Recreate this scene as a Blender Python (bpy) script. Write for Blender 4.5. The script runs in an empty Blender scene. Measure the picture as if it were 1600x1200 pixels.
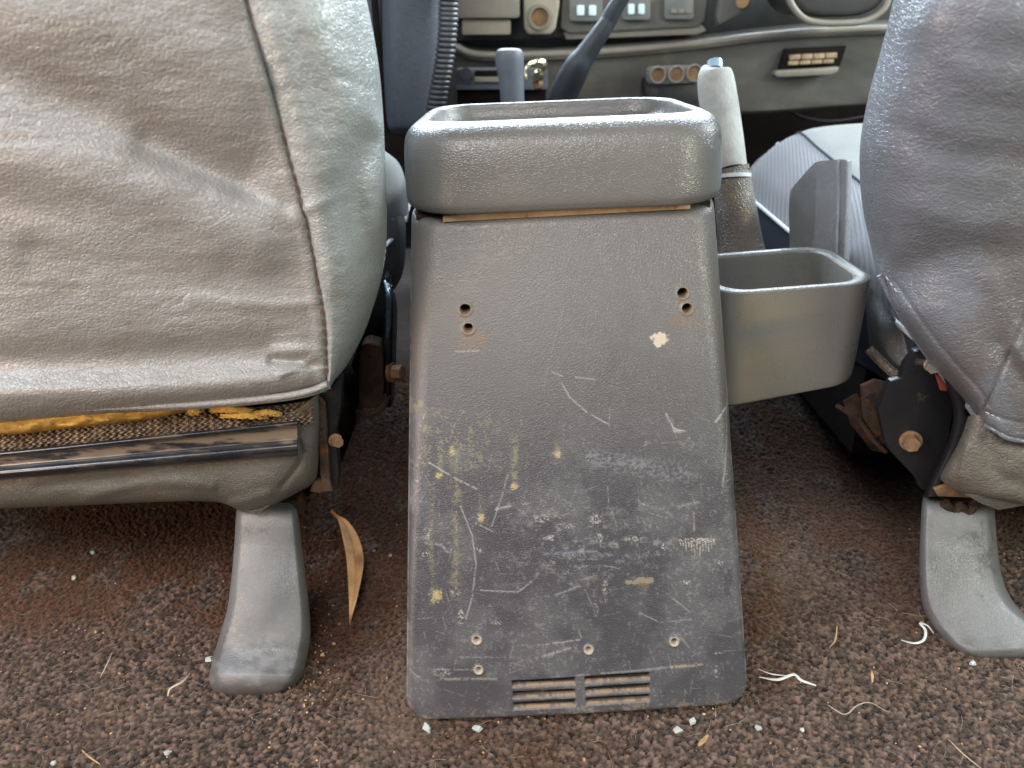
import bpy, bmesh, math, random
import numpy as np
from mathutils import Vector, Matrix

random.seed(7)
rng = np.random.default_rng(7)
S = bpy.context.scene
COL = S.collection

# ------------------------------------------------------------------ camera
FPX = 1186.0                       # focal length in pixels of the 1600 px wide picture
CAM = np.array([0.0, 0.0, 0.47])
PITCH, ROLL = math.radians(25.0), math.radians(2.2)
_F = np.array([0, math.cos(PITCH), -math.sin(PITCH)])
_r0 = np.array([1.0, 0, 0]); _u0 = np.array([0, math.sin(PITCH), math.cos(PITCH)])
_R = math.cos(ROLL) * _r0 - math.sin(ROLL) * _u0
_U = math.sin(ROLL) * _r0 + math.cos(ROLL) * _u0
cd = bpy.data.cameras.new('camera'); cam = bpy.data.objects.new('camera', cd); COL.objects.link(cam)
m = Matrix.Identity(4)
for i in range(3):
    m[i][0] = _R[i]; m[i][1] = _U[i]; m[i][2] = -_F[i]; m[i][3] = CAM[i]
cam.matrix_world = m
cd.sensor_width = 36; cd.lens = 36 * FPX / 1600; cd.clip_start = 0.02; cd.clip_end = 50
cd.dof.use_dof = True; cd.dof.focus_distance = 0.60; cd.dof.aperture_fstop = 5.6
S.camera = cam

# ------------------------------------------------------------------ light: soft daylight through the car windows, plus added rear fill lamps
w = bpy.data.worlds.new('World'); S.world = w; w.use_nodes = True
w.node_tree.nodes['Background'].inputs[0].default_value = (0.80, 0.88, 1.0, 1)
w.node_tree.nodes['Background'].inputs[1].default_value = 0.075
S.view_settings.view_transform = 'Standard'; S.view_settings.look = 'None'
S.view_settings.exposure = 0.76; S.view_settings.gamma = 1.0; S.view_settings.use_curve_mapping = False

def area(name, loc, target, sx, sy, power, col):
    l = bpy.data.lights.new(name, 'AREA'); l.shape = 'RECTANGLE'; l.size = sx; l.size_y = sy
    l.energy = power; l.color = col
    o = bpy.data.objects.new(name, l); COL.objects.link(o); o.location = loc
    o.rotation_euler = (Vector(target) - Vector(loc)).to_track_quat('-Z', 'Y').to_euler()
    return o
area('windscreen_light', (0.1, 1.62, 1.02), (0.05, 0.5, 0.42), 1.5, 0.75, 54.0, (0.74, 0.88, 1.0))
area('rear_roof_fill', (-0.30, -0.75, 1.65), (0.0, 0.5, 0.2), 1.1, 0.7, 14.5, (1.0, 0.95, 0.91))  # fill lamp added at roof height so the rear light falls steeply
area('rear_left_warm_fill', (-1.05, -0.30, 0.46), (0.1, 0.55, 0.32), 0.40, 0.35, 6.0, (1.0, 0.70, 0.48))  # warm lamp added for the lid's left glow, standing for a sunlit door
area('rear_right_window_light', (1.15, -0.35, 0.85), (0.1, 0.55, 0.3), 0.5, 0.4, 6.5, (0.95, 1.0, 0.82))
area('right_window_light', (1.35, 0.75, 1.0), (0.0, 0.5, 0.3), 0.8, 0.45, 20.0, (0.88, 0.98, 1.0))
area('left_window_light', (-1.2, -0.05, 1.25), (0.2, 0.5, 0.25), 0.9, 0.5, 14.0, (0.74, 0.87, 1.0))

# ------------------------------------------------------------------ picture <-> place helpers
def rayd(px, py):
    px = np.asarray(px, float); py = np.asarray(py, float)
    return (_F + ((px - 800) / FPX)[..., None] * _R + (-(py - 600) / FPX)[..., None] * _U)
def WY(px, py, Y):
    d = rayd(px, py); return CAM + d * (np.asarray(Y, float) / d[..., 1])[..., None]
def WZ(px, py, Z):
    d = rayd(px, py); return CAM + d * ((np.asarray(Z, float) - CAM[2]) / d[..., 2])[..., None]
def YZ(px, py, Z): return float(WZ(px, py, Z)[1])
def proj(P):
    q = P - CAM; z = q @ _F
    return 800 + FPX * (q @ _R) / z, 600 - FPX * (q @ _U) / z
def V(a): return Vector([float(x) for x in a])

# ------------------------------------------------------------------ noise in numpy
def vnoise(x, y, seed=0):
    r = np.random.default_rng(seed).random((256, 256))
    xi = np.floor(x).astype(int); yi = np.floor(y).astype(int)
    fx = x - xi; fy = y - yi; fx = fx * fx * (3 - 2 * fx); fy = fy * fy * (3 - 2 * fy)
    a = r[xi % 256, yi % 256]; b = r[(xi + 1) % 256, yi % 256]
    c = r[xi % 256, (yi + 1) % 256]; d = r[(xi + 1) % 256, (yi + 1) % 256]
    return (a * (1 - fx) + b * fx) * (1 - fy) + (c * (1 - fx) + d * fx) * fy
def fbm(x, y, seed=0, n=4):
    s = 0; a = .5; t = 0
    for i in range(n):
        s = s + a * vnoise(x * 2 ** i, y * 2 ** i, seed + i); t += a; a *= .55
    return s / t
def sstep(a, b, x):
    t = np.clip((x - a) / (b - a), 0, 1); return t * t * (3 - 2 * t)
def segd(px, py, a, b):
    ax, ay = a; bx, by = b; dx, dy = bx - ax, by - ay; L = dx * dx + dy * dy + 1e-9
    t = np.clip(((px - ax) * dx + (py - ay) * dy) / L, 0, 1)
    return np.hypot(px - ax - t * dx, py - ay - t * dy), t
def pold(px, py, pts):
    d = None
    for a, b in zip(pts[:-1], pts[1:]):
        e, _ = segd(px, py, a, b); d = e if d is None else np.minimum(d, e)
    return d

# ------------------------------------------------------------------ materials
def mat(name, col, rough=.5, metal=0, spec=.5, bump=None, var=.12, vscale=9, dirt=None, coat=0, attr=None, rvar=.12,
        emit=None, trans=0, sheen=0):
    """bump: (kind, scale, distance)  dirt: (colour, scale, threshold, softness)"""
    mt = bpy.data.materials.new(name); mt.use_nodes = True
    nt = mt.node_tree; N = nt.nodes; L = nt.links; b = N['Principled BSDF']
    tc = N.new('ShaderNodeTexCoord'); O = tc.outputs['Object']
    def noise(scale, detail=5, rough_=.6, src=O):
        n = N.new('ShaderNodeTexNoise'); n.inputs['Scale'].default_value = scale
        n.inputs['Detail'].default_value = detail; n.inputs['Roughness'].default_value = rough_
        L.new(src, n.inputs['Vector']); return n
    def ramp(fac, a, bb):
        r = N.new('ShaderNodeMapRange'); r.inputs['From Min'].default_value = a; r.inputs['From Max'].default_value = bb
        r.interpolation_type = 'SMOOTHSTEP'; L.new(fac, r.inputs['Value']); return r.outputs[0]
    def mix(fac, a, bb, typ='MIX'):
        n = N.new('ShaderNodeMix'); n.data_type = 'RGBA'; n.blend_type = typ
        for k, v in ((0, fac), (6, a), (7, bb)):
            if hasattr(v, 'links') or isinstance(v, bpy.types.NodeSocket): L.new(v, n.inputs[k])
            else: n.inputs[k].default_value = v if k == 0 else (*v[:3], 1)
        return n.outputs[2]
    c1 = tuple(min(1, x * (1 + var)) for x in col); c0 = tuple(x * (1 - var) for x in col)
    nv = noise(vscale, 7, .65)
    base = mix(ramp(nv.outputs[0], .35, .65), c0, c1)
    nf = noise(vscale * 23, 3, .6)
    base = mix(ramp(nf.outputs[0], .3, .7), base, mix(1.0, base, (1 + var * .5,) * 3, 'MULTIPLY'))
    rn = noise(vscale * 2.3, 6, .7)
    rr = N.new('ShaderNodeMapRange'); rr.inputs['To Min'].default_value = max(.03, rough - rvar); rr.inputs['To Max'].default_value = min(1, rough + rvar)
    rr.inputs['From Min'].default_value = .3; rr.inputs['From Max'].default_value = .7
    L.new(rn.outputs[0], rr.inputs['Value']); L.new(rr.outputs[0], b.inputs['Roughness'])
    if dirt:
        for (dc, ds, th, so) in ([dirt] if isinstance(dirt[0], tuple) and len(dirt) == 4 and not isinstance(dirt[1], tuple) else dirt):
            dn = noise(ds, 9, .72)
            base = mix(ramp(dn.outputs[0], th, th + so), base, dc)
    if attr:
        a = N.new('ShaderNodeAttribute'); a.attribute_name = attr
        base = mix(a.outputs['Alpha'], base, a.outputs['Color'])
    L.new(base, b.inputs['Base Color'])
    b.inputs['Metallic'].default_value = metal; b.inputs['Specular IOR Level'].default_value = spec
    b.inputs['Coat Weight'].default_value = coat; b.inputs['Transmission Weight'].default_value = trans
    b.inputs['Sheen Weight'].default_value = sheen
    if emit:
        b.inputs['Emission Color'].default_value = (*emit[0], 1); b.inputs['Emission Strength'].default_value = emit[1]
    if bump:
        kind, sc, dist = bump
        bp = N.new('ShaderNodeBump'); bp.inputs['Distance'].default_value = dist; bp.inputs['Strength'].default_value = 1
        if kind == 'leather':
            # fine pebble grain, crossed by long thin creases that run mostly sideways
            def warped(ws, amt, scl, rot):
                wn = noise(ws, 3, .55)
                add = N.new('ShaderNodeVectorMath'); add.operation = 'MULTIPLY_ADD'
                L.new(wn.outputs['Color'], add.inputs[0]); add.inputs[1].default_value = (amt,) * 3; L.new(O, add.inputs[2])
                mp = N.new('ShaderNodeMapping'); mp.inputs['Scale'].default_value = scl; mp.inputs['Rotation'].default_value = rot
                L.new(add.outputs[0], mp.inputs['Vector']); return mp.outputs[0]
            def vor(s, src, feat='DISTANCE_TO_EDGE'):
                v = N.new('ShaderNodeTexVoronoi'); v.feature = feat; v.inputs['Scale'].default_value = s
                L.new(src, v.inputs['Vector']); return v.outputs['Distance']
            def ma(a, k, b_):
                m_ = N.new('ShaderNodeMath'); m_.operation = 'MULTIPLY_ADD'; L.new(a, m_.inputs[0]); m_.inputs[1].default_value = k
                if isinstance(b_, float): m_.inputs[2].default_value = b_
                else: L.new(b_, m_.inputs[2])
                return m_.outputs[0]
            e1 = ramp(vor(sc * .95, warped(60, .004, (.75, .8, 1.1), (0, .1, 0))), 0, .3)
            k1 = ramp(vor(sc * .38, warped(26, .030, (.42, .6, 1.5), (0, -.16, 0))), 0, .055)
            k2 = ramp(vor(sc * .62, warped(40, .018, (.55, .6, 1.3), (0, .22, 0))), 0, .06)
            fn = noise(sc * 3.0, 3, .6)
            gate = ramp(noise(22, 4, .6).outputs[0], .38, .62)
            cr_ = N.new('ShaderNodeMath'); cr_.operation = 'MULTIPLY'; L.new(k1, cr_.inputs[0]); L.new(ma(ma(k2, -1.0, 1.0), -.75, 1.0), cr_.inputs[1])
            inv = ma(cr_.outputs[0], -1.0, 1.0)                      # 1 on the creases
            gi = N.new('ShaderNodeMath'); gi.operation = 'MULTIPLY'; L.new(inv, gi.inputs[0]); L.new(ma(gate, .7, .3), gi.inputs[1])
            h = ma(gi.outputs[0], -.75, ma(e1, .55, ma(fn.outputs[0], .3, 0.0)))
            L.new(h, bp.inputs['Height'])
            w_ = N.new('ShaderNodeMath'); w_.operation = 'MULTIPLY'; L.new(gi.outputs[0], w_.inputs[0]); w_.inputs[1].default_value = .22
            base = mix(w_.outputs[0], base, tuple(min(1, x * 1.75 + .03) for x in col)); L.new(base, b.inputs['Base Color'])  # creases paler: wear plus the glints they catch, put into the colour
        elif kind == 'grain':
            wn = noise(70, 2, .5)
            add = N.new('ShaderNodeVectorMath'); add.operation = 'MULTIPLY_ADD'
            L.new(wn.outputs['Color'], add.inputs[0]); add.inputs[1].default_value = (.005,) * 3; L.new(O, add.inputs[2])
            v = N.new('ShaderNodeTexVoronoi'); v.feature = 'DISTANCE_TO_EDGE'; v.inputs['Scale'].default_value = sc
            mp = N.new('ShaderNodeMapping'); mp.inputs['Scale'].default_value = (.75, 1, 1.1)
            L.new(add.outputs[0], mp.inputs['Vector']); L.new(mp.outputs[0], v.inputs['Vector'])
            fn = noise(sc * 1.2, 4, .7)
            m2 = N.new('ShaderNodeMath'); m2.operation = 'MULTIPLY_ADD'; L.new(fn.outputs[0], m2.inputs[0]); m2.inputs[1].default_value = .9
            L.new(ramp(v.outputs['Distance'], 0, .3), m2.inputs[2]); L.new(m2.outputs[0], bp.inputs['Height'])
        elif kind == 'ribs':
            wv = N.new('ShaderNodeTexWave'); wv.inputs['Scale'].default_value = sc; wv.inputs['Distortion'].default_value = .6
            wv.inputs['Detail'].default_value = 1; wv.bands_direction = 'X'
            mp = N.new('ShaderNodeMapping'); mp.inputs['Rotation'].default_value = (0, 0, .25)
            L.new(O, mp.inputs['Vector']); L.new(mp.outputs[0], wv.inputs['Vector'])
            L.new(wv.outputs['Fac'], bp.inputs['Height'])
            base2 = mix(ramp(wv.outputs['Fac'], .2, .8), tuple(x * .84 for x in col), tuple(min(1, x * 1.06) for x in col))
            L.new(base2, b.inputs['Base Color'])
        else:
            L.new(noise(sc, 8, .7).outputs[0], bp.inputs['Height'])
        L.new(bp.outputs[0], b.inputs['Normal'])
    return mt

M = {}
M['vinyl'] = mat('warm grey vinyl', (.245, .237, .231), .34, bump=('leather', 380, .00034), attr='mark', var=.07, vscale=7, spec=.55, rvar=.07)
M['bolster'] = mat('grey vinyl with cool side light', (.285, .300, .298), .29, bump=('leather', 380, .00030), attr='mark', var=.07, vscale=8, spec=.6, rvar=.06)  # greener and paler than the back: cool side light put into the colour
M['vinyl_dark'] = mat('dark grey brown vinyl', (.160, .168, .192), .31, bump=('leather', 360, .00032), attr='mark', var=.10, vscale=7, spec=.65, rvar=.08)
M['skirt'] = mat('grimy grey skirt vinyl', (.095, .090, .078), .46, bump=('grain', 600, .0003), var=.12, dirt=((.13, .10, .07), 12, .52, .2), vscale=10)
M['skirt_dark'] = mat('grimy dark skirt vinyl', (.15, .135, .115), .48, bump=('leather', 320, .0005), var=.16, dirt=((.12, .085, .055), 14, .50, .2), vscale=10)
M['console'] = mat('grained charcoal console plastic', (.060, .057, .065), .35, bump=('grain', 600, .00011), attr='mark', var=.025, spec=.55, rvar=.07)
M['lid'] = mat('grained grey lid plastic', (.150, .146, .140), .30, bump=('grain', 520, .00011), var=.025, spec=.7, rvar=.08,
               dirt=((.30, .26, .19), 160, .70, .1))
M['cup'] = mat('grey cup holder plastic', (.150, .150, .138), .33, bump=('grain', 620, .0001), var=.025, spec=.55, attr='mark')
M['leg'] = mat('scuffed grey leg plastic', (.150, .151, .156), .36, bump=('grain', 700, .0001), var=.16, vscale=14, attr='mark',
               dirt=(((.11, .105, .10), 22, .56, .08), ((.30, .27, .22), 60, .66, .1)))
M['black'] = mat('black painted steel', (.014, .014, .016), .32, var=.2, spec=.6, dirt=((.10, .07, .045), 30, .62, .12), bump=('n', 90, .0002))
M['rail'] = mat('glossy black trim with brown dust', (.013, .014, .018), .20, spec=.55, var=.1, attr='mark', bump=('n', 150, .00012), rvar=.08)
M['rust'] = mat('brown rusty steel', (.055, .034, .024), .8, var=.4, vscale=40, spec=.25, dirt=(((.13, .052, .020), 55, .54, .10), ((.02, .016, .015), 70, .53, .08)), bump=('n', 420, .0010))
M['bolt'] = mat('tarnished yellow zinc bolt', (.26, .16, .09), .55, metal=.4, var=.25, vscale=90, dirt=((.22, .09, .035), 160, .56, .1), bump=('n', 500, .0002))
M['bolt_grey'] = mat('grey zinc bolt', (.40, .37, .31), .42, metal=.7, var=.2, vscale=90, bump=('n', 500, .0002))
M['steel'] = mat('blade edge with highlight tint', (.10, .13, .17), .25, metal=.5, var=.2)
M['foam'] = mat('yellow seat foam', (.50, .30, .08), .95, var=.16, vscale=30, bump=('n', 320, .0010), spec=.1, dirt=((.20, .11, .04), 55, .54, .14))
M['web'] = mat('brown woven webbing', (.17, .12, .085), .9, var=.4, vscale=120, bump=('n', 400, .0015), spec=.1, attr='mark')
M['carpet'] = mat('brown loop carpet', (.1, .08, .07), .95, attr='mark', spec=.12, bump=('n', 900, .0009), sheen=.15)
M['fibre'] = mat('brown carpet fibre', (.17, .13, .105), .9, spec=.1)
M['hair'] = mat('pale lint fibre', (.50, .42, .32), .8, spec=.2)
M['sand'] = mat('pale sand crumb', (.50, .32, .17), .9, spec=.1, var=.4, vscale=60)
M['thread'] = mat('white plastic thread', (.66, .64, .60), .6, bump=('n', 800, .0003))
M['leaf'] = mat('dry gum leaf', (.78, .45, .20), .55, var=.2, vscale=30, bump=('n', 200, .0006), attr='mark')
M['glass'] = mat('pale green broken glass', (.72, .76, .73), .14, trans=.45, spec=.7, var=.1)
M['dash'] = mat('dusty brown grey dashboard plastic', (.105, .099, .088), .55, bump=('n', 260, .0004), var=.12, vscale=5, dirt=((.24, .20, .14), 7, .52, .25), rvar=.1)
M['dash_light'] = mat('dusty pale dashboard trim', (.19, .170, .138), .5, var=.12, vscale=12, dirt=((.20, .16, .10), 20, .55, .15))
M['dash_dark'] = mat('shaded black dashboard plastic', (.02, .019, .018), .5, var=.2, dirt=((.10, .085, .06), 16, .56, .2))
M['navy'] = mat('dark blue grey glovebox plastic', (.05, .058, .075), .5, var=.1, bump=('grain', 500, .0003))
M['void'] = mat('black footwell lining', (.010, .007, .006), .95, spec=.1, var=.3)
M['fabric'] = mat('ribbed pale grey seat fabric', (.20, .198, .212), .9, bump=('ribs', 85, .0007), spec=.2, sheen=.2)
M['fabric_plain'] = mat('pale grey seat fabric', (.20, .205, .20), .9, bump=('n', 600, .0010), spec=.2, sheen=.2)
M['fabric_side'] = mat('navy seat side cloth', (.035, .040, .060), .8, bump=('n', 500, .0006), spec=.2)
M['piping'] = mat('light grey piping', (.52, .55, .58), .4, spec=.6)
M['valance'] = mat('grey side cover plastic', (.16, .165, .17), .42, bump=('grain', 600, .0004), spec=.6, dirt=((.22, .15, .09), 30, .60, .15))
M['grip'] = mat('worn pale leather grip', (.31, .31, .285), .7, var=.16, vscale=26, bump=('n', 300, .0009), dirt=((.34, .32, .25), 30, .55, .15))
M['boot'] = mat('brown grey leather boot', (.15, .13, .105), .45, bump=('grain', 420, .0006), dirt=((.24, .17, .09), 30, .56, .15), spec=.6)
M['button'] = mat('silver blue release button', (.45, .60, .72), .2, metal=.4)
M['knob'] = mat('dusty grey lever knob', (.12, .135, .16), .5, var=.15, dirt=((.26, .25, .22), 60, .60, .15))
M['lever'] = mat('black lever sleeve', (.020, .022, .028), .5, bump=('n', 400, .0005), var=.2)
M['cord'] = mat('black rubber coiled cord', (.055, .055, .06), .38, spec=.6)
M['chrome'] = mat('polished key steel', (.72, .66, .48), .18, metal=.95)
M['brass'] = mat('brown brass socket', (.45, .27, .12), .35, metal=.6, var=.2)
M['cream'] = mat('cream dusty socket surround', (.28, .25, .19), .5, var=.1, dirt=((.22, .18, .11), 30, .56, .2))
M['daylit_lens'] = mat('pale switch lens', (.62, .76, .80), .3)  # bluish daylight on the switches put into the lens colour
M['switch'] = mat('grey rocker switch', (.13, .13, .125), .4)
M['buckle'] = mat('grey buckle sleeve plastic', (.24, .24, .245), .30, bump=('grain', 800, .0002), spec=.6, dirt=((.16, .10, .06), 30, .62, .2))
M['strip'] = mat('pale brown hinge strip', (.42, .29, .17), .6, var=.25, vscale=30, dirt=((.20, .10, .04), 50, .54, .1), bump=('n', 300, .0004))
M['rim'] = mat('worn hole edge', (.34, .29, .24), .8, var=.2, vscale=150)
M['stitch_dark'] = mat('brown seam thread', (.16, .075, .045), .8)
M['stitch'] = mat('pale seam thread', (.55, .52, .47), .8)
M['vent_dark'] = mat('brown socket contact', (.20, .11, .05), .4, metal=.3, var=.3, vscale=80)
M['vent'] = mat('tan dusty louvre', (.30, .205, .12), .7, var=.25, vscale=60)

# ------------------------------------------------------------------ object helpers
def link(name, me, m, parent=None, smooth=True):
    o = bpy.data.objects.new(name, me); COL.objects.link(o)
    if 'mark' not in me.attributes: set_attr(me, np.zeros((len(me.vertices), 4)))
    if m is not None: me.materials.append(M[m] if isinstance(m, str) else m)
    if smooth: me.polygons.foreach_set('use_smooth', [True] * len(me.polygons))
    if smooth and len(me.polygons) < 4000: me.set_sharp_from_angle(angle=math.radians(38))
    if parent is not None:
        o.parent = parent; o.matrix_parent_inverse = Matrix.Translation(-parent.location)
    return o
def tag(o, label=None, cat=None, group=None, kind=None):
    if label: o['label'] = label
    if cat: o['category'] = cat
    if group: o['group'] = group
    if kind: o['kind'] = kind
    return o
def thing(name, loc, label, cat, group=None):
    o = bpy.data.objects.new(name, None); COL.objects.link(o); o.location = V(loc); o.empty_display_size = .05
    return tag(o, label, cat, group)
def mesh_grid(P, closed_u=False):
    """P: (nv, nu, 3) array -> mesh"""
    nv, nu = P.shape[:2]
    me = bpy.data.meshes.new('m')
    me.vertices.add(nv * nu); me.vertices.foreach_set('co', P.reshape(-1).astype(np.float32))
    idx = np.arange(nv * nu).reshape(nv, nu)
    if closed_u: idx = np.concatenate([idx, idx[:, :1]], 1)
    a = idx[:-1, :-1]; b = idx[:-1, 1:]; c = idx[1:, 1:]; d = idx[1:, :-1]
    q = np.stack([a, d, c, b], -1).reshape(-1, 4); n = len(q)
    me.loops.add(n * 4); me.loops.foreach_set('vertex_index', q.reshape(-1).astype(np.int32))
    me.polygons.add(n); me.polygons.foreach_set('loop_start', np.arange(0, n * 4, 4, dtype=np.int32))
    me.polygons.foreach_set('loop_total', np.full(n, 4, dtype=np.int32))
    me.update(calc_edges=True); return me
def set_attr(me, rgba, name='mark'):
    a = me.color_attributes.new(name, 'FLOAT_COLOR', 'POINT')
    a.data.foreach_set('color', rgba.reshape(-1).astype(np.float32))
def cr(pts, n):
    """resample control values (k, d) with a Catmull-Rom curve to n samples"""
    pts = np.asarray(pts, float); k = len(pts)
    if k == 2:
        t = np.linspace(0, 1, n)[:, None]; return pts[0] * (1 - t) + pts[1] * t
    ext = np.concatenate([[2 * pts[0] - pts[1]], pts, [2 * pts[-1] - pts[-2]]])
    L = np.concatenate([[0], np.cumsum(np.linalg.norm(np.diff(pts, axis=0), axis=1) + 1e-9)])
    s = np.linspace(0, L[-1], n); i = np.clip(np.searchsorted(L, s, side='right') - 1, 0, k - 2)
    t = ((s - L[i]) / (L[i + 1] - L[i]))[:, None]
    p0, p1, p2, p3 = ext[i], ext[i + 1], ext[i + 2], ext[i + 3]
    return .5 * (2 * p1 + (p2 - p0) * t + (2 * p0 - 5 * p1 + 4 * p2 - p3) * t ** 2 + (3 * p1 - p0 - 3 * p2 + p3) * t ** 3)
def cru(pts, n):
    """uniform parameter version (keeps rows aligned)"""
    pts = np.asarray(pts, float); k = len(pts)
    ext = np.concatenate([[2 * pts[0] - pts[1]], pts, [2 * pts[-1] - pts[-2]]])
    s = np.linspace(0, k - 1, n); i = np.clip(s.astype(int), 0, k - 2)
    t = (s - i).reshape(-1, *([1] * (pts.ndim - 1)))
    p0, p1, p2, p3 = ext[i], ext[i + 1], ext[i + 2], ext[i + 3]
    return .5 * (2 * p1 + (p2 - p0) * t + (2 * p0 - 5 * p1 + 4 * p2 - p3) * t ** 2 + (3 * p1 - p0 - 3 * p2 + p3) * t ** 3)
def surf(rows, nu, nv, disp=None):
    """rows of control points (px, py, Y): returns world grid + picture coords. disp(px,py)->metres towards the viewer"""
    A = np.asarray(rows, float) * np.array([1, 1, 1000.0])
    A = cru(A, nv)                                    # (nv, k, 3)
    A = np.transpose(cru(np.transpose(A, (1, 0, 2)), nu), (1, 0, 2))
    px, py, Y = A[..., 0], A[..., 1], A[..., 2] / 1000
    if disp is not None: Y = Y - disp(px, py)
    return WY(px, py, Y), px, py
def thick(o, t):
    s = o.modifiers.new('thickness', 'SOLIDIFY'); s.thickness = t; s.offset = 0; return o
def tube(pts, radii, n=12, res=None, cap=True, squash=1.0):
    pts = np.asarray(pts, float)
    radii = np.full(len(pts), radii) if np.isscalar(radii) else np.asarray(radii, float)
    if res:
        q = cr(np.concatenate([pts, radii[:, None]], 1), res); pts, radii = q[:, :3], np.maximum(q[:, 3], 1e-5)
    T = np.gradient(pts, axis=0); T /= np.linalg.norm(T, axis=1)[:, None] + 1e-12
    up = np.array([0, 0, 1.0]) if abs(T[0][2]) < .9 else np.array([0, 1.0, 0])
    a = np.linspace(0, 2 * np.pi, n, endpoint=False)
    rings = []; Nn = np.cross(T[0], up); Nn /= np.linalg.norm(Nn)
    for i in range(len(pts)):
        Nn = Nn - T[i] * (Nn @ T[i]); Nn /= np.linalg.norm(Nn) + 1e-12
        B = np.cross(T[i], Nn)
        rings.append(pts[i] + radii[i] * (np.cos(a)[:, None] * Nn + squash * np.sin(a)[:, None] * B))
    R_ = np.array(rings)
    if cap:
        c0 = np.repeat(pts[:1], n, 0)[None]; c1 = np.repeat(pts[-1:], n, 0)[None]
        R_ = np.concatenate([c0, R_, c1])
    return mesh_grid(R_, closed_u=True)
def join_meshes(ms):
    bm = bmesh.new()
    for q in ms: bm.from_mesh(q); bpy.data.meshes.remove(q)
    me = bpy.data.meshes.new('m'); bm.to_mesh(me); bm.free(); return me
def prism(poly, axis, bevel=.001, seg=2):
    """closed outline of world points extruded along a vector, edges bevelled"""
    bm = bmesh.new(); vs = [bm.verts.new(V(p)) for p in poly]; f = bm.faces.new(vs)
    r = bmesh.ops.extrude_face_region(bm, geom=[f])
    bmesh.ops.translate(bm, vec=V(axis), verts=[e for e in r['geom'] if isinstance(e, bmesh.types.BMVert)])
    bmesh.ops.recalc_face_normals(bm, faces=bm.faces)
    if bevel:
        bmesh.ops.bevel(bm, geom=[e for e in bm.edges], offset=bevel, segments=seg, affect='EDGES', clamp_overlap=True, profile=.6)
    me = bpy.data.meshes.new('m'); bm.to_mesh(me); bm.free(); return me
def plate(pix, Y, depth, bevel=.001, seg=2, tilt=0):
    """outline given in picture pixels on the upright plane at distance Y, thickness going away from the viewer"""
    P = [WY(x, y, Y) for x, y in pix]
    if tilt:
        zc = np.mean([p[2] for p in P])
        P = [p + np.array([0, (p[2] - zc) * tilt, 0]) for p in P]
    return prism(P, (0, depth, 0), bevel, seg)
def rr(pix_box, r=4, n=4, slope=0):
    """rounded rectangle outline in picture pixels; slope = rise per px to the right"""
    x0, y0, x1, y1 = pix_box; out = []
    for cx, cy, a0 in ((x1 - r, y0 + r, -90), (x1 - r, y1 - r, 0), (x0 + r, y1 - r, 90), (x0 + r, y0 + r, 180)):
        for k in range(n + 1):
            a = math.radians(a0 + 90 * k / n); x = cx + r * math.cos(a)
            out.append((x, cy + r * math.sin(a) - slope * (x - x0)))
    return out
def rings(profile, nc=10):
    """profile: list of (centre xyz, half x, half y, corner radius, skew) rounded rectangles stacked into a shell"""
    out = []
    for c, hx, hy, r in profile:
        c = np.asarray(c, float); ring = []
        r = min(r, hx * .999, hy * .999)
        for sx, sy, a0 in ((1, -1, -90), (1, 1, 0), (-1, 1, 90), (-1, -1, 180)):
            for k in range(nc + 1):
                a = math.radians(a0 + 90 * k / nc)
                ring.append(c + np.array([sx * (hx - r) + r * math.cos(a), sy * (hy - r) + r * math.sin(a), 0]))
        out.append(ring)
    return np.array(out)
def bolt_mesh(c, axis, r, h, washer=1.45):
    axis = V(axis).normalized(); q = axis.to_track_quat('Z', 'Y').to_matrix()
    bm = bmesh.new()
    def cyl(n, rad, z0, z1, tw=0):
        a = [bm.verts.new(V(c) + q @ Vector((rad * math.cos(tw + 2 * math.pi * i / n), rad * math.sin(tw + 2 * math.pi * i / n), z0))) for i in range(n)]
        b = [bm.verts.new(V(c) + q @ Vector((rad * math.cos(tw + 2 * math.pi * i / n), rad * math.sin(tw + 2 * math.pi * i / n), z1))) for i in range(n)]
        bm.faces.new(a[::-1]); bm.faces.new(b)
        for i in range(n): bm.faces.new((a[i], a[(i + 1) % n], b[(i + 1) % n], b[i]))
    cyl(20, r * washer, -h * .2, h * .12)
    cyl(6, r, h * .12, h, .3)
    bmesh.ops.bevel(bm, geom=bm.edges[:], offset=r * .07, segments=2, affect='EDGES', clamp_overlap=True)
    me = bpy.data.meshes.new('m'); bm.to_mesh(me); bm.free(); return me
def stitches(pts, on=.0035, gap=.0022, r=.0005):
    """dashed seam of small thread segments along a world polyline"""
    pts = cr(pts, 400); L = np.concatenate([[0], np.cumsum(np.linalg.norm(np.diff(pts, axis=0), axis=1))])
    ms = []; s = 0
    while s + on < L[-1]:
        q = np.array([[np.interp(t, L, pts[:, k]) for k in range(3)] for t in (s, s + on * .5, s + on)])
        ms.append(tube(q, [r * .6, r, r * .6], 5)); s += on + gap
    return join_meshes(ms)
def no_mark(me):
    pass

def box(name, c, s, mname, parent=None):
    bm = bmesh.new(); bmesh.ops.create_cube(bm, size=1, matrix=Matrix.Translation(Vector(c)) @ Matrix.Diagonal((*s, 1)))
    me = bpy.data.meshes.new('m'); bm.to_mesh(me); bm.free(); return link(name, me, mname, parent, smooth=False)
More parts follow.
